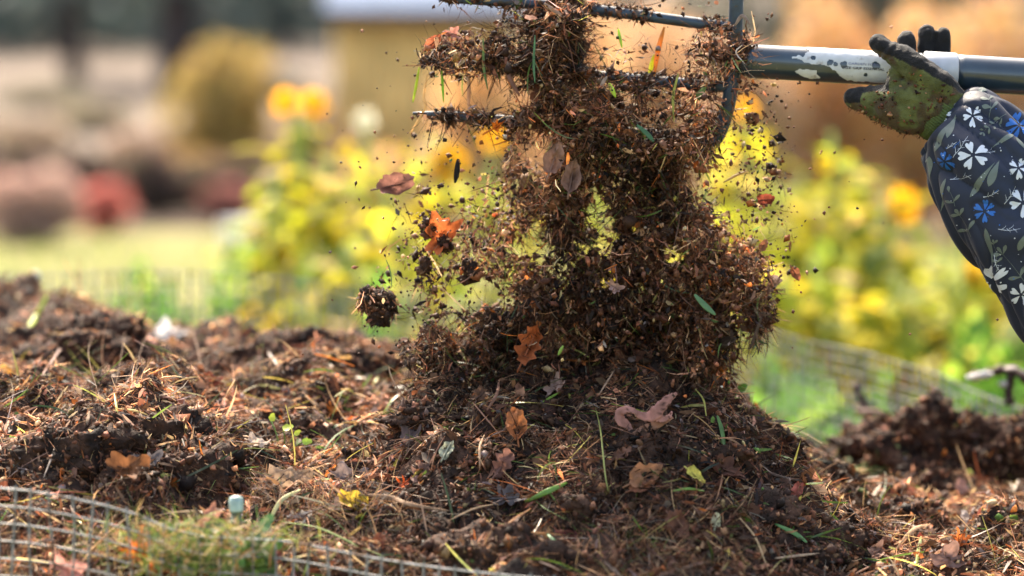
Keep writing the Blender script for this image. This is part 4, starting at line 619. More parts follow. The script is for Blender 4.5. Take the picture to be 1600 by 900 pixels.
# peeled paper sticker, wrapped round the handle
HA, HB = at(1160, 95, 3.075), at(1494, 113.5, 3.055); hx = unit(HB - HA); hv = unit(np.array([0, 0, 1.]) - hx * hx[2]); hn = unit(np.cross(hx, hv)); hn = hn if hn[1] < 0 else -hn
def on_handle(px, f, r=.01845):
    """px along the handle (photo x), f from -1 (under edge) to 1 (upper edge) across it as seen"""
    px = np.asarray(px, float); f = np.asarray(f, float); c = np.interp(px, [1160, 1330, 1494], [95, 105, 113.5]); b = at(px, c, np.interp(px, [1160, 1330, 1494], [3.075, 3.06, 3.055])); a = np.arcsin(np.clip(f, -.999, .999)) if np.ndim(f) == 0 or True else f
    return b + r * (np.cos(a)[..., None] * hn + np.sin(a)[..., None] * hv)
def sticker(poly, r=.01865, name='sticker', mat=None, step=1.0, holes=()):
    """poly in (px, angle) where angle runs -1.6..2.2 rad round the tube; filled by a fine grid cut to the outline"""
    poly = np.array(poly, float); x = np.arange(poly[:, 0].min(), poly[:, 0].max(), step); a = np.arange(poly[:, 1].min(), poly[:, 1].max(), step / 27.); X, A = np.meshgrid(x, a, indexing='ij')
    wob = 2.2 * vn(np.stack([X * .11, A * 4, X * 0], -1), 5); wob2 = .10 * vn(np.stack([X * .16, A * 4, X * 0 + 9], -1), 6); ins = inside_poly(poly, X + wob, A + wob2)
    for (hx_, ha_, hr_) in holes: ins &= ((X - hx_) / hr_) ** 2 + ((A - ha_) * 27 / hr_) ** 2 + .6 * vn(np.stack([X * .3, A * 8, X * 0 + 3], -1), 8) > 1
    b = HL(X); V = b + (r + .00025 * vn(np.stack([X * .1, A * 3, X * 0], -1), 2))[..., None] * (np.cos(A)[..., None] * hn + np.sin(A)[..., None] * hv)
    F = grid_faces(len(x), len(a)); cellok = (ins[:-1, :-1] & ins[1:, 1:] & ins[1:, :-1] & ins[:-1, 1:]).ravel(); F = F[cellok]; u, inv = np.unique(F, return_inverse=True); return mk(name, V.reshape(-1, 3)[u], inv.reshape(F.shape), mat, fork, None, True)
m_st = colmat('weathered_paper', .6, .35, bump=.2, bscale=150, nscale=90, nvar=.12, flat=(.46, .475, .49), speck=((.30, .29, .29), 75, .62))
sticker([(1236, .40), (1246, .62), (1256, .5), (1262, .95), (1254, 1.15), (1262, 2.2), (1440, 2.2), (1440, -.55), (1400, -.95), (1330, -.98), (1312, -.7), (1304, -.3), (1297, .0), (1262, .02), (1250, .25)], holes=[(1270, .42, 3.0), (1297, .18, 4.5), (1305, .10, 3.5), (1318, .12, 5), (1353, -.42, 2.6), (1368, .12, 6), (1330, 1.2, 2)], mat=m_st)
sticker([(1243, -.35), (1252, -.28), (1276, -.30), (1284, -.95), (1262, -.95), (1248, -.62)], mat=m_st)
def handle_text(txt, px, a, hpx, col, r=.0192, bold=0):
    cu = bpy.data.curves.new('t', 'FONT'); cu.body = txt; cu.size = 1; cu.offset = bold; cu.resolution_u = 2; ob = bpy.data.objects.new('t', cu); COL.objects.link(ob); dg = bpy.context.evaluated_depsgraph_get(); me = bpy.data.meshes.new_from_object(ob.evaluated_get(dg))
    co = np.array([v.co[:] for v in me.vertices]); F = [tuple(p.vertices) for p in me.polygons]; COL.objects.unlink(ob); bpy.data.objects.remove(ob); by = {}
    for f in F: by.setdefault(len(f), []).append(f)
    X = px + co[:, 0] * hpx * 1.35; A = a + co[:, 1] * hpx / 27.; b = HL(X); V = b + r * (np.cos(A)[:, None] * hn + np.sin(A)[:, None] * hv)
    mk('lettering', V, [np.array(v) for v in by.values()], colmat('print_ink', .6, .3, flat=col), fork)
handle_text('GARDEN FORK', 1325, .12, 5.2, (.12, .13, .22)); handle_text('SIZE GRIP ESSENTIAL', 1317, -.12, 5.2, (.04, .04, .05), bold=.02)

# ------------------------------------------------------------------ the person: glove, cuff, sleeve
person = empty('person', (1.0, 3.1, 0), 'person in dark floral jacket and green glove holding the fork handle', 'person')
def capsule(p0, r0, p1, r1, seg_=16, st=8):
    p0 = np.asarray(p0, float); p1 = np.asarray(p1, float); t = np.linspace(-math.pi / 2, 0, 6)[:-1]; ax = unit(p1 - p0); L = np.linalg.norm(p1 - p0)
    pos = [np.sin(t) * r0, np.linspace(0, L, st), L + np.sin(-t[::-1]) * r1]; rad = [np.cos(t) * r0 + 1e-5, np.linspace(r0, r1, st), np.cos(t[::-1]) * r1 + 1e-5]; pos = np.concatenate(pos); rad = np.concatenate(rad)
    return tube(p0 + pos[:, None] * ax, rad, seg_)
def blob(caps, voxel, smooth=4):
    b = MB()
    for c in caps: b.add(*capsule(*c))
    o = b.build('tmp', None); m = o.modifiers.new('r', 'REMESH'); m.mode = 'VOXEL'; m.voxel_size = voxel; s = o.modifiers.new('s', 'SMOOTH'); s.iterations = smooth; s.factor = .5
    dg = bpy.context.evaluated_depsgraph_get(); me = bpy.data.meshes.new_from_object(o.evaluated_get(dg)); V = np.empty(len(me.vertices) * 3); me.vertices.foreach_get('co', V); V = V.reshape(-1, 3)
    N = np.empty(len(me.vertices) * 3); me.vertices.foreach_get('normal', N); tri = {}
    for p in me.polygons: tri.setdefault(len(p.vertices), []).append(tuple(p.vertices))
    bpy.data.objects.remove(o); return V, N.reshape(-1, 3), [np.array(v) for v in tri.values()]
def C(a, ra, b, rb): return (at(*a), ra / FPX * a[2], at(*b), rb / FPX * b[2])
caps = [ # thumb in front of the handle (joints), px radii
    C((1373, 67, 3.028), 15, (1398, 85, 3.022), 18), C((1398, 85, 3.022), 18, (1430, 105, 3.012), 22.5), C((1430, 105, 3.012), 22.5, (1465, 134, 3.012), 28), C((1465, 134, 3.012), 28, (1490, 162, 3.02), 27),
    # index along the underside, pointing left
    C((1337, 154, 3.045), 18, (1364, 158, 3.04), 26), C((1364, 158, 3.04), 26, (1395, 165, 3.03), 34), C((1395, 165, 3.03), 34, (1428, 176, 3.028), 36),
    C((1397, 116, 3.022), 12, (1398, 152, 3.022), 20), C((1384, 148, 3.03), 17, (1408, 180, 3.03), 24),
    # palm
    C((1405, 152, 3.02), 22, (1455, 165, 3.02), 32), C((1400, 172, 3.04), 22, (1452, 185, 3.04), 30), C((1425, 160, 3.05), 22, (1462, 165, 3.06), 30), C((1455, 165, 3.03), 33, (1490, 185, 3.03), 34),
    C((1412, 135, 3.018), 12, (1450, 150, 3.012), 22)]
fing = [((1404, 168, 3.06), (1408, 150, 3.092), (1415, 104, 3.097), (1417, 62, 3.085), 15.5, 14.5), ((1432, 172, 3.06), (1440, 150, 3.097), (1446, 100, 3.102), (1449, 52, 3.088), 15.5, 14), ((1458, 172, 3.06), (1468, 150, 3.092), (1472, 100, 3.097), (1474, 53, 3.085), 13.5, 12)]
for a, b, c, d, r0, r1 in fing: caps += [C(a, r0 + 3, b, r0 + 1), C(b, r0 + 1, c, r0), C(c, r0, d, r1)]
gV, gN, gF = blob(caps, .0014, 3)
gpx, gpy, gd = proj(gV)
# wrinkles of the stretchy coating across the thumb and knuckles
tl_ = (gpx - 1374) * .78 + (gpy - 68) * .62; wr = np.exp(-((tl_ - 12) / 3.2) ** 2) + .8 * np.exp(-((tl_ - 24) / 3) ** 2) + .5 * np.exp(-((tl_ - 78) / 5) ** 2) + .4 * np.exp(-((tl_ - 98) / 5) ** 2); front = (gd < 3.05) & (gpy < 150)
gV = gV - gN * (np.where(front, wr, 0) * .0011)[:, None] + gN * (.0007 * vn(gV * 220, 3) + .0016 * vn(gV * 75, 4) + .0022 * (np.abs(vn(gV * [38, 38, 60], 9)) - .3))[:, None]
edge_l = np.interp(gpx, [1340, 1369, 1399, 1434, 1458, 1499, 1520], [70, 78, 89, 107, 119, 143, 155]) + 2.5 * vn(gV * 120, 7)
black = (gpy < edge_l) | (gd > 3.075) | ((gpx < 1346 + 3 * vn(gV * 90, 8)) & (gpy < 161)) | ((gpx < 1388) & (gpy < 143) & (gpy > 118))
kn = vn(gV * 260, 12)[:, None]; gc = np.where(black[:, None], np.array([.008, .008, .009]) * (1 + .2 * kn), np.array([.088, .096, .030]) * (1 + .3 * kn) * (1 + .35 * fbm(gV * 40, 2, 5))[:, None]); dirt = np.clip((fbm(gV * 55, 3, 6) + .02) * 2.6, 0, 1)[:, None] * (~black[:, None]) * .8; gc = gc * (1 - dirt) + np.array([.06, .035, .022]) * dirt
def knit(name, scale=900):
    m, t, b, out = newmat(name); N = t.nodes.new; L = t.links.new; c = N('ShaderNodeAttribute'); c.attribute_name = 'Col'; tc = N('ShaderNodeTexCoord'); v = N('ShaderNodeTexVoronoi'); v.inputs['Scale'].default_value = scale; L(tc.outputs['Object'], v.inputs['Vector'])
    n = N('ShaderNodeTexNoise'); n.inputs['Scale'].default_value = 300; L(tc.outputs['Object'], n.inputs['Vector']); a = N('ShaderNodeMath'); a.operation = 'ADD'; L(v.outputs['Distance'], a.inputs[0]); L(n.outputs[0], a.inputs[1])
    bp = N('ShaderNodeBump'); bp.inputs['Strength'].default_value = .7; bp.inputs['Distance'].default_value = .0012; L(a.outputs[0], bp.inputs['Height']); L(bp.outputs[0], b.inputs['Normal']); L(c.outputs['Color'], b.inputs['Base Color']); b.inputs['Roughness'].default_value = .75; b.inputs['Sheen Weight'].default_value = .06; b.inputs['Specular IOR Level'].default_value = .2; return m
m_kn = knit('knit_glove'); glove = mk('glove', gV, gF, m_kn, person, gc, True); glove['label'] = 'green knit work glove with dirty black coated fingers'
# soil stuck to the glove
idx = np.where((~black) & (gd < 3.06))[0]; n = 900; ii = R.choice(idx, n); ww = R.random(n) < np.clip((fbm(gV[ii] * 45, 2, 21) + .25) * 1.6, .08, 1); ii = ii[ww]; n = len(ii); s = np.exp(R.normal(size=n) * .45) * .0010; V, F = many(IV, IF, gV[ii] + gN[ii] * .0004, np.stack([s * 1.7, s, s * .7], 1), jit=.4); cc = pick(PAL, [3, 5, 6, 4, 2, 1, 0, .5, .3, 0], n)
lowedge = (gpy > np.interp(gpx, [1330, 1380, 1440], [165, 186, 208])) & (gd < 3.06); j2 = R.choice(np.where(lowedge)[0], 160) if lowedge.any() else ii[:160]; V2, F2, per = ribbons(gV[j2], unit(gN[j2] + rdir(160) * .7), rdir(160), R.uniform(.002, .008, 160), R.uniform(.0004, .0015, 160), R.normal(size=160) * .4, 2)
o = mk('soil_crumb', np.vstack([V, V2]), [F, F2 + len(V)], M_BIT, glove, np.vstack([np.repeat(cc, 12, 0), np.repeat(pick(PAL, [2, 4, 6, 4, 2, 1, 0, .5, .3, 0], 160), per, 0)])); o['kind'] = 'stuff'
# cuff: rolled ribbed band
def loft(Pc, rad, sides, ripple=None, flat=1.0):
    P = np.asarray(Pc); T, N, B = frames(P); a = np.linspace(0, 2 * math.pi, sides, endpoint=False); rr_ = np.asarray(rad)[:, None] * (1 + (ripple if ripple is not None else 0)); return P[:, None] + rr_[..., None] * (np.cos(a)[None, :, None] * N[:, None] + np.sin(a)[None, :, None] * B[:, None] * flat)
cu_c = np.linspace(0, 1, 44); P = at(1430 + 54 * cu_c, 148 + 40 * cu_c, 3.032); rc = np.interp(cu_c, [0, .12, .3, .42, .5, .58, .75, .9, 1], [30, 35, 41, 45, 41, 46, 47.5, 45, 38]) / FPX * 3.03; a = np.arange(260) / 260 * 2 * math.pi
V = loft(P, rc, 260, .018 * np.cos(a * 65)[None] * np.ones((44, 1)) + .02 * vn(np.stack([np.broadcast_to(cu_c[:, None] * 7, (44, 260)), np.broadcast_to(np.cos(a) * 2, (44, 260)), np.broadcast_to(np.sin(a) * 2, (44, 260))], -1), 3)); cc = np.array([.085, .115, .036]) * (1 + .25 * vn(V.reshape(-1, 3) * 300, 2)[:, None]) * (1 - .3 * (np.cos(np.tile(a, 44) * 65) < -.3))[:, None]
cuff = mk('cuff', V, grid_faces(44, 260, True), m_kn, person, cc, True); cuff['label'] = 'ribbed green knit cuff of the glove'
# sleeve
SLP = np.array([at(*p) for p in [(1477, 181, 3.033), (1496, 195, 3.03), (1520, 228, 3.02), (1550, 272, 3.01), (1592, 328, 3.0), (1655, 404, 2.99), (1725, 484, 2.985), (1810, 545, 2.99), (1920, 520, 3.01), (2010, 380, 3.05), (2080, 210, 3.08), (2120, 90, 3.09)]])
SR = np.array([51, 74, 87, 95, 103, 111, 119, 118, 120, 126, 134, 128]) / FPX * 3.02
NU, NV = 420, 190; SC = catmull(SLP, 1200); SRr = catmull(np.c_[SR, SR, SR], 1200)[:, 0]
cl = np.r_[0, np.cumsum(np.linalg.norm(np.diff(SC, axis=0), axis=1))]; SLEN = cl[-1]; ul = np.linspace(0, SLEN, 1200); SC = np.stack([np.interp(ul, cl, SC[:, k]) for k in range(3)], 1); SRr = np.interp(ul, cl, SRr); sT, sN, sB = frames(SC)
def sleeve(u, v, off=0.):
    """u metres along the sleeve, v angle; puffy cloth with creases"""
    u = np.asarray(u, float); v = np.asarray(v, float); k = np.clip(u / SLEN * 1199, 0, 1198.999); i = k.astype(int); f = (k - i)[..., None]
    mixv = lambda A: A[i] * (1 - f) + A[i + 1] * f; c = mixv(SC); N = mixv(sN); B = mixv(sB); r = SRr[i] * (1 - f[..., 0]) + SRr[i + 1] * f[..., 0]; X = np.cos(v); Y = np.sin(v)
    q = np.stack([u * 15 + .9 * X + .5 * Y + .35 * np.sin(2 * v + u * 9), X * 1.1, Y * 1.1], -1); n1 = vn(q, 61); n2 = vn(q * [1.9, 1.6, 1.6] + 7, 62); n3 = vn(q * [4.2, 2.6, 2.6] + 3, 63)
    n4 = vn(np.stack([u * 34 + 2.6 * np.cos(v + .8) + 1.2 * np.sin(2 * v), X * .9 + u * 3, Y * .9], -1), 64); h = .0105 * (np.minimum(np.abs(n1) * 1.9, 1) ** .5 - .72) + .0065 * (np.minimum(np.abs(n2) * 2.2, 1) ** .55 - .7) + .0038 * (np.minimum(np.abs(n4) * 2.4, 1) ** .6 - .7) + .0014 * n3; amp = np.clip(u / .03, 0, 1); r = r + h * (.25 + .75 * amp) - .006 * np.exp(-(u / .008) ** 2) + off
    return c + r[..., None] * (X[..., None] * N + Y[..., None] * B)
uu = np.concatenate([np.linspace(0, .30, 240), np.linspace(.304, SLEN, 71)]); NU = len(uu); vv = np.linspace(0, 2 * math.pi, NV, endpoint=False); U, Vg = np.meshgrid(uu, vv, indexing='ij')
m_jk = colmat('dark_softshell', .6, .22, bump=.15, bscale=1400, nscale=30, nvar=.12, flat=(.015, .021, .040), sheen=.06, bdist=.0006)
slv = mk('sleeve', sleeve(U, Vg), grid_faces(NU, NV, True), m_jk, person, None, True); slv['label'] = 'dark navy jacket sleeve printed with white and blue flowers'
# find (u, v) for a photo position on the side we see
tu = np.linspace(0, .36, 420); tv = np.linspace(0, 2 * math.pi, 420); TU, TV = np.meshgrid(tu, tv, indexing='ij'); TP = sleeve(TU, TV); tpx, tpy, td = proj(TP); Cc = np.stack([np.interp(TU, ul, SC[:, k]) for k in range(3)], -1); facing = ((TP - Cc)[..., 1] < 0.0)
def uv_of(px, py):
    e = (tpx - px) ** 2 + (tpy - py) ** 2 + np.where(facing, 0, 1e6); k = np.unravel_index(np.argmin(e), e.shape); return tu[k[0]], tv[k[1]]
def smooth_px(u, v):
    k = np.interp(u, ul, np.arange(1200)); i = int(min(k, 1198)); r = SRr[i]; return proj(SC[i] + r * (math.cos(v) * sN[i] + math.sin(v) * sB[i]))[:2]
prints = {'white': MB(), 'blue': MB(), 'sage': MB()}; PM = {k: colmat('print_' + k, .5, .4, nscale=200, nvar=.08) for k in prints}
def flush(kind, name, stuff=False):
    if not prints[kind].n: return
    o = prints[kind].build(name, PM[kind], slv); prints[kind] = MB()
    if stuff: o['kind'] = 'stuff'
PC = {'white': (.50, .54, .60), 'blue': (.008, .10, .36), 'sage': (.10, .125, .11)}
def motif(kind, pts2, F, px, py, off=.0006, uv=None):
    """pts2 in photo pixels relative to (px, py)"""
    u0, v0 = uv or uv_of(px, py); e = .002; r = np.interp(u0, ul, SRr); a = np.array(smooth_px(u0, v0)); Ju = (np.array(smooth_px(u0 + e, v0)) - a) / e; Jv = (np.array(smooth_px(u0, v0 + e / r)) - a) / (e / r); J = np.stack([Ju, Jv], 1)
    if uv is None and abs(np.linalg.det(J)) < .30 * (FPX / 3.02) ** 2 * r: return
    if uv: J = np.array([[FPX / 3.02 * .6, -FPX / 3.02 * .8 * r], [FPX / 3.02 * .8, FPX / 3.02 * .6 * r]])
    d = np.linalg.solve(J, np.asarray(pts2, float).T).T; u = np.clip(u0 + d[:, 0], .0005, SLEN - .001); prints[kind].add(sleeve(u, v0 + d[:, 1], off), F, PC[kind])
def petal_grid(n=9, m=5, notch=.16, w=.42, base=.10):
    t = np.linspace(0, 1, n); V = []; 
    for a in t:
        ww = w * (.12 + .88 * math.sin(min(a * 1.15, 1) * math.pi / 2) ** 1.4) * (1 if a < .8 else math.sqrt(max(0.02, 1 - ((a - .8) / .24) ** 2)))
        for b in np.linspace(-1, 1, m): V.append([base + (1 - base) * (a - notch * a ** 4 * (1 - abs(b)) ** 1.5), ww * b * .5 * 1.25])
    return np.array(V), grid_faces(n, m)
def flower(kind, px, py, r, rot=0, n=5, w=.46, squash=1.0, uv=None):
    g = np.random.default_rng(int(px * 7 + py)); P, F = petal_grid(10, 5, .20, w, .16); r = r * .92
    for k in range(n):
        a = math.radians(rot + k * 360 / n + g.normal() * 5); s = r * g.uniform(.85, 1.08); Q = P * s; Q = np.stack([Q[:, 0] * math.cos(a) - Q[:, 1] * math.sin(a), Q[:, 0] * math.sin(a) + Q[:, 1] * math.cos(a)], 1); motif(kind, Q, F, px, py, .0006 + .00003 * k, uv)
    flush(kind, {'white': 'white_flower', 'blue': 'blue_flower', 'sage': 'sage_flower'}[kind])
def pleaf(kind, x0, y0, x1, y1, w, off=.0005):
    w = w * .78
    n, m = 14, 5; t = np.linspace(0, 1, n); d = np.array([x1 - x0, y1 - y0], float); L = np.linalg.norm(d); d /= L; p = np.array([-d[1], d[0]]); V = [[(a - .5) * L * d[0] + p[0] * b * ww, (a - .5) * L * d[1] + p[1] * b * ww] for a, ww in zip(t, w * .5 * np.sin(np.pi * t ** 1.7) ** .75 + .25) for b in np.linspace(-1, 1, m)]
    motif(kind, V, grid_faces(n, m), (x0 + x1) / 2, (y0 + y1) / 2, off)
def pline(kind, pts, w=.8, off=.00075):
    P = catmull(np.c_[np.array(pts, float), np.zeros(len(pts))], 5 * len(pts))[:, :2]; c = P[len(P) // 2]; T = np.gradient(P, axis=0); T /= np.linalg.norm(T, axis=1, keepdims=True); N = np.stack([-T[:, 1], T[:, 0]], 1) * w / 2 * np.linspace(1, .5, len(P))[:, None]; V = np.stack([P - N - c, P + N - c], 1).reshape(-1, 2); motif(kind, V, grid_faces(len(P), 2), c[0], c[1], off)
def sprig_(x0, y0, x1, y1, n, s, w=.42):
    d = np.array([x1 - x0, y1 - y0], float); L = np.linalg.norm(d); d /= L; p = np.array([-d[1], d[0]]); pline('sage', [(x0, y0), ((x0 + x1) / 2 + p[0] * 1.5, (y0 + y1) / 2 + p[1] * 1.5), (x1, y1)], .7)
    for k in range(n):
        q = np.array([x0, y0]) + d * L * (.25 + .72 * k / max(1, n - 1))
        for sg in (-1, 1): e = q + (d * .55 + p * sg * .85) * s * (1.15 - .4 * k / n); pleaf('sage', q[0], q[1], e[0], e[1], s * w, .00055)
    e = np.array([x1, y1]) + d * s * .8; pleaf('sage', x1, y1, e[0], e[1], s * w)
def twigp_(x0, y0, x1, y1, n=4, kind='white'):
    d = np.array([x1 - x0, y1 - y0], float); L = np.linalg.norm(d); d /= L; p = np.array([-d[1], d[0]]); pline(kind, [(x0, y0), ((x0 + x1) / 2 + p[0] * L * .06, (y0 + y1) / 2 + p[1] * L * .06), (x1, y1)], .75)
    for k in range(n): q = np.array([x0, y0]) + d * L * (.2 + .65 * k / n); sg = 1 if k % 2 else -1; e = q + (d * .8 + p * sg * .7) * L * .24; pline(kind, [q, (q + e) / 2 + d * 1, e], .6)
def sprig(*a): sprig_(*a); flush('sage', 'printed_sprig')
def twigp(*a): twigp_(*a); flush(a[5] if len(a) > 5 else 'white', 'printed_twig')
def oleaf(k, *a): pleaf(k, *a); flush(k, 'printed_leaf')
for a in [(1520, 181, 18, 20), (1521, 242, 25, 40), (1591, 263, 18, 10), (1598, 316, 26, 15), (1595, 460, 17, 60), (1552, 437, 24, 30), (1518, 383, 14, 50), (1464, 172, 15, 140)]: flower('white', *a)
for a in [(1539, 330, 19, 20), (1592, 196, 20, 30), (1476, 252, 16, 80), (1561, 513, 18, 0)]: flower('blue', *a, w=.38, n=6)
oleaf('white', 1468, 168, 1488, 158, 7); oleaf('sage', 1490, 180, 1455, 236, 12); oleaf('sage', 1493, 176, 1482, 214, 12); oleaf('sage', 1551, 252, 1514, 311, 16); oleaf('sage', 1562, 249, 1545, 290, 15); oleaf('sage', 1472, 330, 1472, 282, 7); oleaf('sage', 1552, 412, 1540, 357, 11); oleaf('sage', 1606, 362, 1590, 392, 12)
oleaf('sage', 1573, 162, 1602, 176, 9); oleaf('sage', 1553, 226, 1586, 208, 9); oleaf('sage', 1604, 236, 1588, 214, 9); oleaf('sage', 1455, 275, 1452, 248, 6)
sprig(1551, 178, 1541, 142, 3, 13); sprig(1570, 182, 1536, 206, 4, 9); sprig(1519, 368, 1499, 336, 2, 14); sprig(1604, 446, 1566, 396, 2, 16); sprig(1492, 322, 1484, 300, 1, 12); sprig(1560, 420, 1553, 380, 2, 9); sprig(1448, 262, 1438, 234, 2, 9)
for a in [(1433, 212, 1458, 198), (1484, 281, 1521, 273), (1489, 246, 1511, 212), (1568, 320, 1588, 290), (1560, 358, 1594, 357), (1552, 400, 1563, 424), (1536, 309, 1562, 298), (1478, 232, 1494, 222), (1535, 240, 1556, 234)]: twigp(*a)
twigp(1500, 222, 1490, 232, 3, 'blue'); twigp(1560, 297, 1552, 304, 3, 'blue')
for k in range(90):
    px, py = R.uniform(1436, 1600), R.uniform(140, 490); rr0 = .7 if k % 3 else 1.1; a = np.linspace(0, 6.283, 6, endpoint=False)
    if px > np.interp(py, [150, 245, 310, 370, 450, 500], [1490, 1440, 1465, 1504, 1562, 1602]): motif('white' if k % 4 else 'blue', np.c_[np.cos(a), np.sin(a)] * rr0, np.array([[0, 1, 2, 3, 4, 5]]), px, py, .0007)
flush('white', 'printed_dots', True); flush('blue', 'printed_dots', True)
for k in range(40):   # the rest of the sleeve, out of the photo
    uvp = (R.uniform(.3, SLEN - .05), R.uniform(0, 6.28)); flower(('white', 'blue', 'white', 'sage')[k % 4], 1700 + k, 500, R.uniform(14, 24), R.uniform(0, 90), uv=uvp)
V, F = box(at(1500, 156, 2.985), (.011, .004, .008)); 
# rest of the person, beyond the right edge
def body(name, caps, vox, mat, col): V_, N_, F_ = blob(caps, vox, 8); return mk(name, V_ + N_ * (.003 * vn(V_ * 18, 5))[:, None], F_, mat, person, col, True)
q = np.array
body('jacket', [(q([1.0, 3.1, .92]), .165, q([.99, 3.1, 1.15]), .16), (q([.99, 3.12, 1.15]), .16, q([.98, 3.12, 1.34]), .15), (q([.90, 3.10, 1.385]), .085, q([1.06, 3.16, 1.40]), .085), (q([.98, 3.12, 1.42]), .07, q([.97, 3.11, 1.47]), .065),
                (q([1.06, 3.22, 1.37]), .08, q([1.12, 3.36, 1.12]), .065), (q([1.12, 3.36, 1.12]), .065, q([.90, 3.22, 1.27]), .05)], .012, m_jk, None)
body('trousers', [(q([1.0, 3.04, .92]), .135, q([.99, 3.02, .86]), .14), (q([1.0, 3.18, .92]), .135, q([1.0, 3.2, .86]), .14), (q([1.0, 3.02, .86]), .11, q([.98, 2.98, .48]), .08), (q([.98, 2.98, .48]), .08, q([1.02, 2.98, .12]), .065), (q([1.0, 3.2, .86]), .11, q([1.02, 3.26, .48]), .08), (q([1.02, 3.26, .48]), .08, q([1.08, 3.28, .12]), .065)], .014, colmat('dark_trousers', .8, .2, nscale=20, nvar=.2, flat=(.03, .03, .035)), None)
for yy, xx in ((2.98, 1.02), (3.28, 1.08)): body('boot', [(q([xx, yy, .14]), .062, q([xx, yy, .055]), .055), (q([xx + .03, yy, .05]), .048, q([xx - .15, yy - .01, .045]), .044)], .009, colmat('rubber_boot', .4, .5, flat=(.03, .05, .03)), None)
body('head', [(q([.965, 3.11, 1.48]), .052, q([.95, 3.11, 1.56]), .055), (q([.94, 3.11, 1.575]), .07, q([.935, 3.11, 1.655]), .083), (q([.865, 3.11, 1.60]), .012, q([.852, 3.11, 1.578]), .014), (q([.945, 3.02, 1.60]), .014, q([.945, 3.02, 1.62]), .014), (q([.945, 3.2, 1.60]), .014, q([.945, 3.2, 1.62]), .014)], .008, colmat('skin', .5, .4, flat=(.45, .26, .18)), None)
body('hair', [(q([.955, 3.11, 1.64]), .093, q([.965, 3.11, 1.67]), .09), (q([.99, 3.11, 1.60]), .075, q([1.01, 3.11, 1.52]), .06)], .009, colmat('brown_hair', .6, .4, bump=.5, bscale=80, flat=(.09, .05, .03)), None)
g2 = glove.copy(); COL.objects.link(g2); g2.location = (.385, .02, -.03); c2 = cuff.copy(); COL.objects.link(c2); c2.location = (.385, .02, -.03)

# ------------------------------------------------------------------ the falling compost
FG = 'compost mid air'
solid = [(700, 84, 36, 20), (765, 84, 55, 34), (850, 62, 66, 58), (882, 122, 50, 34), (868, 8, 45, 30), (1140, 92, 34, 38), (1160, 78, 30, 24), (940, 150, 55, 24), (1000, 140, 55, 12), (700, 183, 48, 8), (760, 186, 40, 8), (890, 205, 80, 52), (985, 205, 75, 50), (870, 285, 60, 66), (905, 335, 52, 42),
         (1030, 250, 60, 50), (1060, 315, 42, 55), (1092, 185, 24, 50), (1000, 408, 95, 36), (985, 365, 50, 30), (1100, 375, 34, 30), (1090, 440, 75, 50), (1150, 425, 34, 30), (1180, 470, 26, 34), (1190, 505, 12, 22), (920, 440, 60, 30), (790, 500, 60, 36), (705, 545, 55, 46), (800, 550, 95, 46), (950, 500, 110, 52), (1050, 520, 80, 60), (1105, 575, 30, 34), (1130, 520, 20, 20), (588, 475, 16, 20), (860, 480, 60, 36)]
rng = np.random.default_rng(5); fall = empty('falling_compost', hit(900, 600), 'dark fibrous compost dropping off the fork tines onto the mound, mid air', 'falling compost', kind='stuff')
cores = MB(); surfP = []; surfN = []
def dens(px, py):
    px, py = np.asarray(px, float), np.asarray(py, float); z = px * 0; a = .83 * px + .56 * py; b = .83 * py - .56 * px; a = a + 16 * vn(np.stack([px / 21, py / 19, z], -1), 71); b = b + 16 * vn(np.stack([px / 23, py / 20, z + 4], -1), 72); return fbm(np.stack([a / 30., b / 26., z], -1), 3, 77)
for i, (cx, cy, rx, ry) in enumerate(solid):
    k = max(1, int(rx * ry / 420)); 
    for j in range(k):
        a = rng.uniform(0, 6.28); rr_ = math.sqrt(rng.random()) * .72 if k > 1 else 0; qx, qy = cx + math.cos(a) * rx * rr_, cy + math.sin(a) * ry * rr_; dd = (3.12 if cy > 240 else 3.085 if cy > 140 else 3.062) + rng.uniform(-.02, .05) + (.02 if cy > 380 else 0); rad = rng.uniform(.24, .44) * min(rx, ry) * (1.0 if k > 1 else 1.8) / FPX * dd
        if k > 3 and dens(qx, qy) < (-.1 if 300 < qy < 400 else -9 if qy < 140 else -.34): continue
        fal = cy > 380; V, F = lump(at(qx, qy, dd), rad, 3 if rad > .011 else 2, .5, 1.9, i * 7 + j, (min(1.6, max(1, rx / ry * .8)), 1.0, 1.35 if fal else 1)); cn = np.clip(.5 + .7 * fbm(V * 60, 2, i), 0, 1)[:, None]; cores.add(V, F, (1 - cn) * np.array([.009, .006, .0045]) + cn * np.array([.045, .023, .015]))
        surfP.append(V); surfN.append(unit(V - at(qx, qy, dd)))
o = cores.build('soil', M_SOIL, fall, True); o['kind'] = 'stuff'; SPt = np.vstack(surfP); SN = np.vstack(surfN)
def on_core(n): k = R.integers(0, len(SPt), n); return SPt[k], SN[k]
def air(n, ells):
    w_ = np.array([e[2] * e[3] * e[4] for e in ells]); k = R.choice(len(ells), n, p=w_ / w_.sum()); E = np.array([e[:4] for e in ells])[k]; a = R.uniform(0, 6.283, n); r = R.random(n) ** .6; px = E[:, 0] + np.cos(a) * r * E[:, 2]; py = E[:, 1] + np.sin(a) * r * E[:, 3]; d = np.where(py < 240, 3.08, 3.125) + R.normal(size=n) * .033
    P = at(px, py, d); keep = dens(px, py) + .15 * R.normal(size=n) > np.where((py > 300) & (py < 400), -.30, np.where(py < 140, -.55, -.34)); return P[keep]
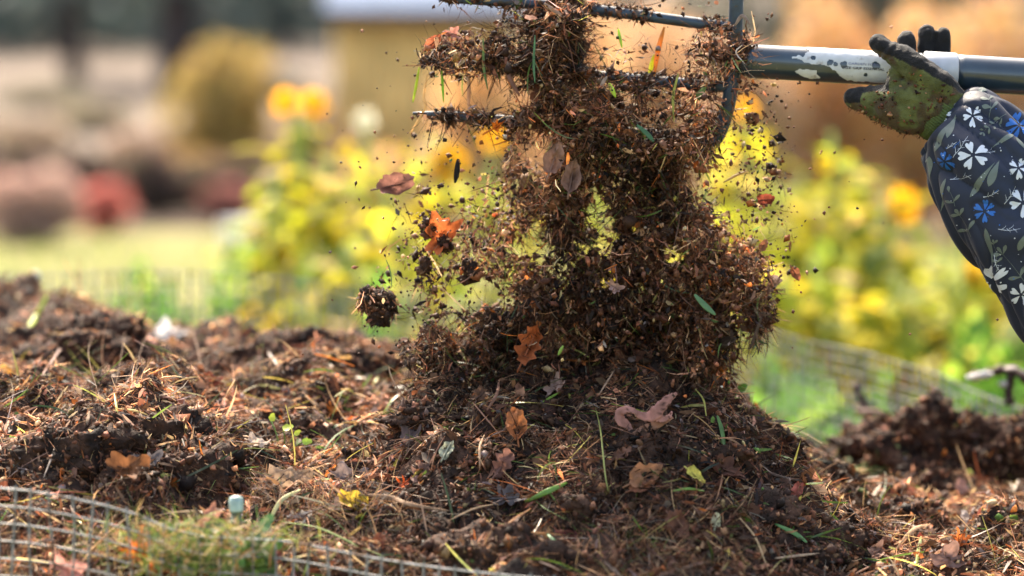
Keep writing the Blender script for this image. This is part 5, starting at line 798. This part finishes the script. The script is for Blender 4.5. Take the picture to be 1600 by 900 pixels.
AIR = [(850, 60, 80, 70, 1.0), (730, 85, 75, 38, 1.0), (900, 150, 110, 50, .9), (900, 220, 115, 70, 1.2), (1010, 220, 100, 70, 1.2), (880, 300, 95, 90, 1.2), (1050, 290, 75, 90, 1.0), (1000, 360, 130, 70, .9), (1060, 430, 150, 80, 1.3), (1140, 420, 55, 45, 1.0), (1178, 468, 36, 52, 1.1), (1180, 525, 14, 26, .6), (930, 450, 130, 70, 1.1), (800, 480, 110, 60, .9), (760, 550, 135, 60, 1.2), (705, 560, 65, 50, 1.1), (980, 520, 170, 90, 1.4), (1100, 560, 60, 70, 1.2), (590, 475, 32, 32, 1.0),
       (1130, 95, 60, 60, 1.0), (1095, 180, 40, 70, .8), (720, 183, 70, 14, .9), (800, 340, 80, 90, .35), (730, 400, 100, 90, .25), (700, 470, 65, 60, .35), (960, 330, 90, 90, .5), (980, 350, 110, 50, .9), (1090, 370, 60, 50, .9), (1000, 90, 110, 40, .06), (640, 310, 40, 50, .05), (1170, 250, 60, 120, .05), (1200, 330, 45, 90, .10), (830, 400, 150, 60, .5), (620, 430, 45, 60, .10), (900, 5, 240, 20, .08), (1050, 140, 80, 16, .6), (850, 178, 130, 14, .7)]
def shape(nm, V, F, mat, col, per): o = mk(nm, V, F, mat, fall, np.repeat(col, per, 0)); o['kind'] = 'stuff'
def mottle(P, c): return c * np.exp(1.25 * fbm(P * 20, 3, 91) - .12)[:, None]  # patches of darker and paler colour by noise
WF = [4, 6, 7, 5.5, 3.6, 1.2, .35, .6, .5, .1]
for (n1, n2, bv, bf, sz) in ((3500, 2500, IV, IF, .0021), (9000, 9000, OV, OF, .0015)):
    P1, N1 = on_core(n1); P2 = air(n2, AIR); P = np.vstack([P1, P2]); n = len(P); s = np.exp(R.normal(size=n) * .55) * sz; low = proj(P)[1] > 360; V, F = many(bv, bf, P, np.stack([s * R.uniform(.6, 1.0, n), s * .8, s * np.where(low, R.uniform(.9, 1.8, n), R.uniform(.6, 1.4, n))], 1), rot=True, jit=.45); shape('soil_crumb', V, F, M_BIT, mottle(P, pick(PAL, WF, n, .45)), len(bv))
P1, N1 = on_core(30000); P2 = air(32000, AIR); P = np.vstack([P1, P2]); n = len(P); N_ = np.vstack([N1, rdir(len(P2))]); py_ = proj(P)[1]; D = unit(N_ * .35 + rdir(n) * .9 + np.array([0, 0, -1.]) * np.where(py_ > 200, .8, .3)[:, None]); V, F, per = ribbons(P, D, rdir(n), np.exp(R.uniform(-5.5, -3.4, n)), np.exp(R.uniform(-7.7, -6.6, n)), R.normal(size=n) * .5, 2); shape('root_fibre', V, F, M_FIB, mottle(P, pick(PAL, WF, n, .45)), per)
P1, N1 = on_core(20000); P2 = air(22000, AIR); P = np.vstack([P1, P2]); n = len(P); D = unit(rdir(n) + np.array([0, 0, -1.]) * np.where(proj(P)[1] > 360, .95, .4)[:, None]); V, F, per = ribbons(P, D, rdir(n), np.exp(R.uniform(-5.6, -4.3, n)), np.exp(R.uniform(-6.6, -5.2, n)), R.normal(size=n) * .4, 2); shape('plant_shred', V, F, M_FIB, mottle(P, pick(PAL, WF, n, .4)), per)
P1, N1 = on_core(700); P2 = air(900, AIR); P = np.vstack([P1, P2]); n = len(P); D = unit(rdir(n) + [0, 0, -.8]); V, F, per = ribbons(P, D, rdir(n), np.exp(R.uniform(-4.3, -3.0, n)), np.exp(R.uniform(-6.9, -6.1, n)), R.normal(size=n) * .3, 4); shape('grass_blade', V, F, M_GREEN, pick(PAL, [0, 0, 0, 1, 2, 2, 6, .5, 0, 2], n, .3), per)
kk = R.integers(0, len(SPt), 6000); kk = kk[SN[kk][:, 2] < -.2][:1800]; n = len(kk); V, F, per = ribbons(SPt[kk], unit(rdir(n) * .45 + [0, 0, -1.]), rdir(n), np.exp(R.uniform(-4.3, -3.1, n)), np.exp(R.uniform(-7.4, -6.3, n)), R.normal(size=n) * .5, 5); shape('hanging_root', V, F, M_FIB, pick(PAL, WF, n, .45), per)
P = np.vstack([on_core(700)[0], air(800, AIR)]); n = len(P); s = np.exp(R.normal(size=n) * .4) * .0045; V, F = many(FRV, FRF, P, np.stack([s, s, s * 1.5], 1), jit=.45); shape('leaf_fragment', V, F, M_LEAF, pick(PAL, [1, 3, 6, 5, 3, 1, .3, .8, 1, .2], n), 7)
# sparse dust-fine specks round the fall
n = 1500; px = np.r_[R.normal(940, 170, n // 2), R.normal(680, 60, n // 4), R.normal(1185, 35, n - n // 2 - n // 4)]; py = np.r_[R.uniform(20, 560, n // 2), R.uniform(200, 560, n // 4), R.uniform(120, 460, n - n // 2 - n // 4)]; P = at(px, py, 3.08 + R.normal(size=n) * .06); s = np.exp(R.normal(size=n) * .5) * .0012
V, F = many(OV, OF, P, np.stack([s, s, s * 1.5], 1), jit=.4); shape('fine_speck', V, F, M_BIT, pick(PAL, WF, n), 6)
# single pieces in the air
for i, (px, py, s, kd, c, rot, lab, d) in enumerate([(620, 290, 58, 'ovate', (.20, .09, .07), 12, 'brown curled leaf flying left of the compost fall', 3.10), (1195, 314, 30, 'ovate', (.22, .05, .03), 5, 'small dark red leaf flying right of the fall', 3.08), (690, 368, 62, 'torn', (.50, .13, .04), 60, 'orange brown torn leaf in the air left of the fall', 3.09), (866, 250, 52, 'ovate', (.36, .20, .15), 70, 'pinkish brown folded leaf on the left side of the fall below the tines', 3.04),
                                               (893, 278, 50, 'ovate', (.24, .14, .11), 80, 'brown leaf hanging just right of the pinkish folded leaf', 3.04), (828, 540, 66, 'oak', (.36, .10, .035), 65, 'rust orange ragged leaf at the foot of the compost fall', 3.05), (775, 200, 34, 'maple', (.65, .17, .02), 30, 'small orange leaf caught on the lowest tine', 3.06), (1242, 430, 24, 'ovate', (.28, .10, .05), -60, 'tiny brown leaf falling at the right of the fall', 3.08),
                                               (708, 55, 24, 'torn', (.42, .18, .14), -10, 'small pinkish leaf piece on the left clump of the middle tine', 3.05), (678, 68, 30, 'ovate', (.34, .10, .05), 40, 'curled red brown leaf at the left tip of the middle tine', 3.05), (960, 450, 24, 'torn', (.42, .26, .22), -30, 'pale pink flake in the middle of the fall', 3.04), (1192, 385, 22, 'ovate', (.3, .12, .06), 60, 'red brown flake above the right lobe of the fall', 3.06)]):
    dead_leaf(px, py, s, kd, c, lab, (0, 0), rot, 1.0, seed=120 + i, P=at(px, py, d), name='flying_leaf')
def astalk(pts, r, col, lab, d, mat=M_GREEN, name='flying_straw'):
    P = catmull([at(a, b, d) for a, b in pts], 5 * len(pts)); root = empty(name, P[0], lab, 'grass blade' if name == 'flying_straw' else 'stalk'); t = np.linspace(0, 1, len(P)); mk('shaft', *tube(P, r * .75 * (.15 + .85 * np.sin(np.pi * (.06 + .9 * t)) ** .8), 7, True, .2, (.3, -1, .3)), mat, root, col, True)
for a in [([(655, 105), (650, 135), (645, 160)], .0022, (.45, .55, .05), 'yellow green blade hanging from the left end of the middle tine', 3.09), ([(690, 105), (693, 160)], .0022, (.25, .50, .04), 'green blade hanging between the two lower tines at left', 3.09), ([(668, 115), (662, 150), (664, 168), (640, 210)], .0024, (.70, .48, .22), 'pale straw crossing the tip of the lowest tine', 3.07),
          ([(733, 115), (732, 175)], .0030, (.58, .36, .22), 'pale brown straw standing on the lowest tine', 3.09), ([(790, 88), (795, 120), (812, 150)], .0042, (.26, .11, .06), 'red brown curved stalk hanging below the middle tine', 3.04), ([(836, 55), (834, 100), (836, 130)], .0020, (.10, .22, .10), 'green blade over the large upper clump', 3.03), ([(755, 60), (756, 105), (762, 140)], .0022, (.14, .22, .06), 'dull green blades hanging on the middle tine', 3.04),
          ([(966, 45), (972, 75)], .0026, (.42, .62, .06), 'short bright green blade flying above the middle tine', 3.07), ([(1038, 42), (1028, 80), (1022, 120)], .0040, (.72, .28, .04), 'bright orange straw between the upper tines near the crossbar', 3.09), ([(1022, 85), (1014, 120)], .0036, (.60, .62, .06), 'yellow green blade beside the orange straw', 3.10), ([(1060, 115), (1052, 150), (1053, 190)], .0022, (.42, .44, .10), 'thin green blade hanging near the crossbar', 3.05),
          ([(1085, 460), (1102, 478), (1118, 492)], .0050, (.12, .24, .10), 'broad green blade on the right side of the fall', 3.03), ([(995, 195), (1012, 210), (1022, 222)], .0040, (.08, .20, .09), 'dark green blade in the upper middle of the fall', 3.04), ([(952, 130), (962, 152)], .0036, (.45, .60, .05), 'short lime blade on the clump at the middle tine', 3.03), ([(880, 540), (872, 555)], .0026, (.30, .46, .08), 'small green blade near the foot of the fall', 3.04), ([(1170, 268), (1155, 272), (1130, 285)], .0022, (.55, .38, .16), 'tan straw flying right of the fall', 3.12)]: astalk(*a)
for a in [([(716, 248), (714, 268), (711, 286)], .0044, (.012, .010, .010), 'black elongated shred flying under the lowest tine', 3.08, M_BIT, 'bark_shred'), ([(1148, 40), (1160, 25), (1172, 38)], .003, (.2, .14, .11), 'curved grey brown bark strip at the fork socket', 3.04, M_BIT, 'bark_shred'), ([(850, 5), (882, 28)], .0034, (.26, .16, .11), 'tan bark strip on the topmost clump', 3.03, M_BIT, 'bark_shred'), ([(1190, 495), (1178, 530), (1172, 545)], .0028, (.08, .05, .035), 'dark root hanging from the right lobe of the fall', 3.07, M_BIT, 'bark_shred'), ([(1160, 70), (1150, 82), (1164, 100)], .0011, (.5, .42, .38), 'fine pale root looped over the socket end', 3.03, M_BIT, 'bark_shred')]: astalk(*a)
for i, (px, py, r, lab) in enumerate([(1175, 186, .0048, 'black soil lump flying below the fork socket'), (668, 358, .0065, 'round dark soil lump left of the orange torn leaf'), (695, 380, .0065, 'dark soil lump right of the orange torn leaf'), (665, 415, .0055, 'dark soil lump under the orange torn leaf'), (735, 420, .008, 'long brown clod flying left of the fall middle'), (1205, 263, .003, 'small black crumb above the small dark red leaf'), (1018, 374, .004, 'pale lit crumb in the fall middle')]):
    clod(at(px, py, 3.08), r, 40 + i, (1, 1, 1.2), 2, 24, 'flying_clod', lab, 'single lumps flying round the fall', fl=.25)
q = clod(at(588, 472, 3.09), .012, 60, (1.3, .9, 1.0), 3, 160, 'flying_clod', 'ragged dark clod flying at the left of the fall with orange bits', None, fl=.45)
for k, (px, py, r) in enumerate([(598, 492, .009), (574, 462, .007), (606, 470, .006), (585, 498, .006)]):
    V, F = lump(at(px, py, 3.09), r, 3, .6, 2, k + 50, (1, 1, 1.2)); mk('lump', V, F, M_SOIL, q, (.03, .016, .011), True)
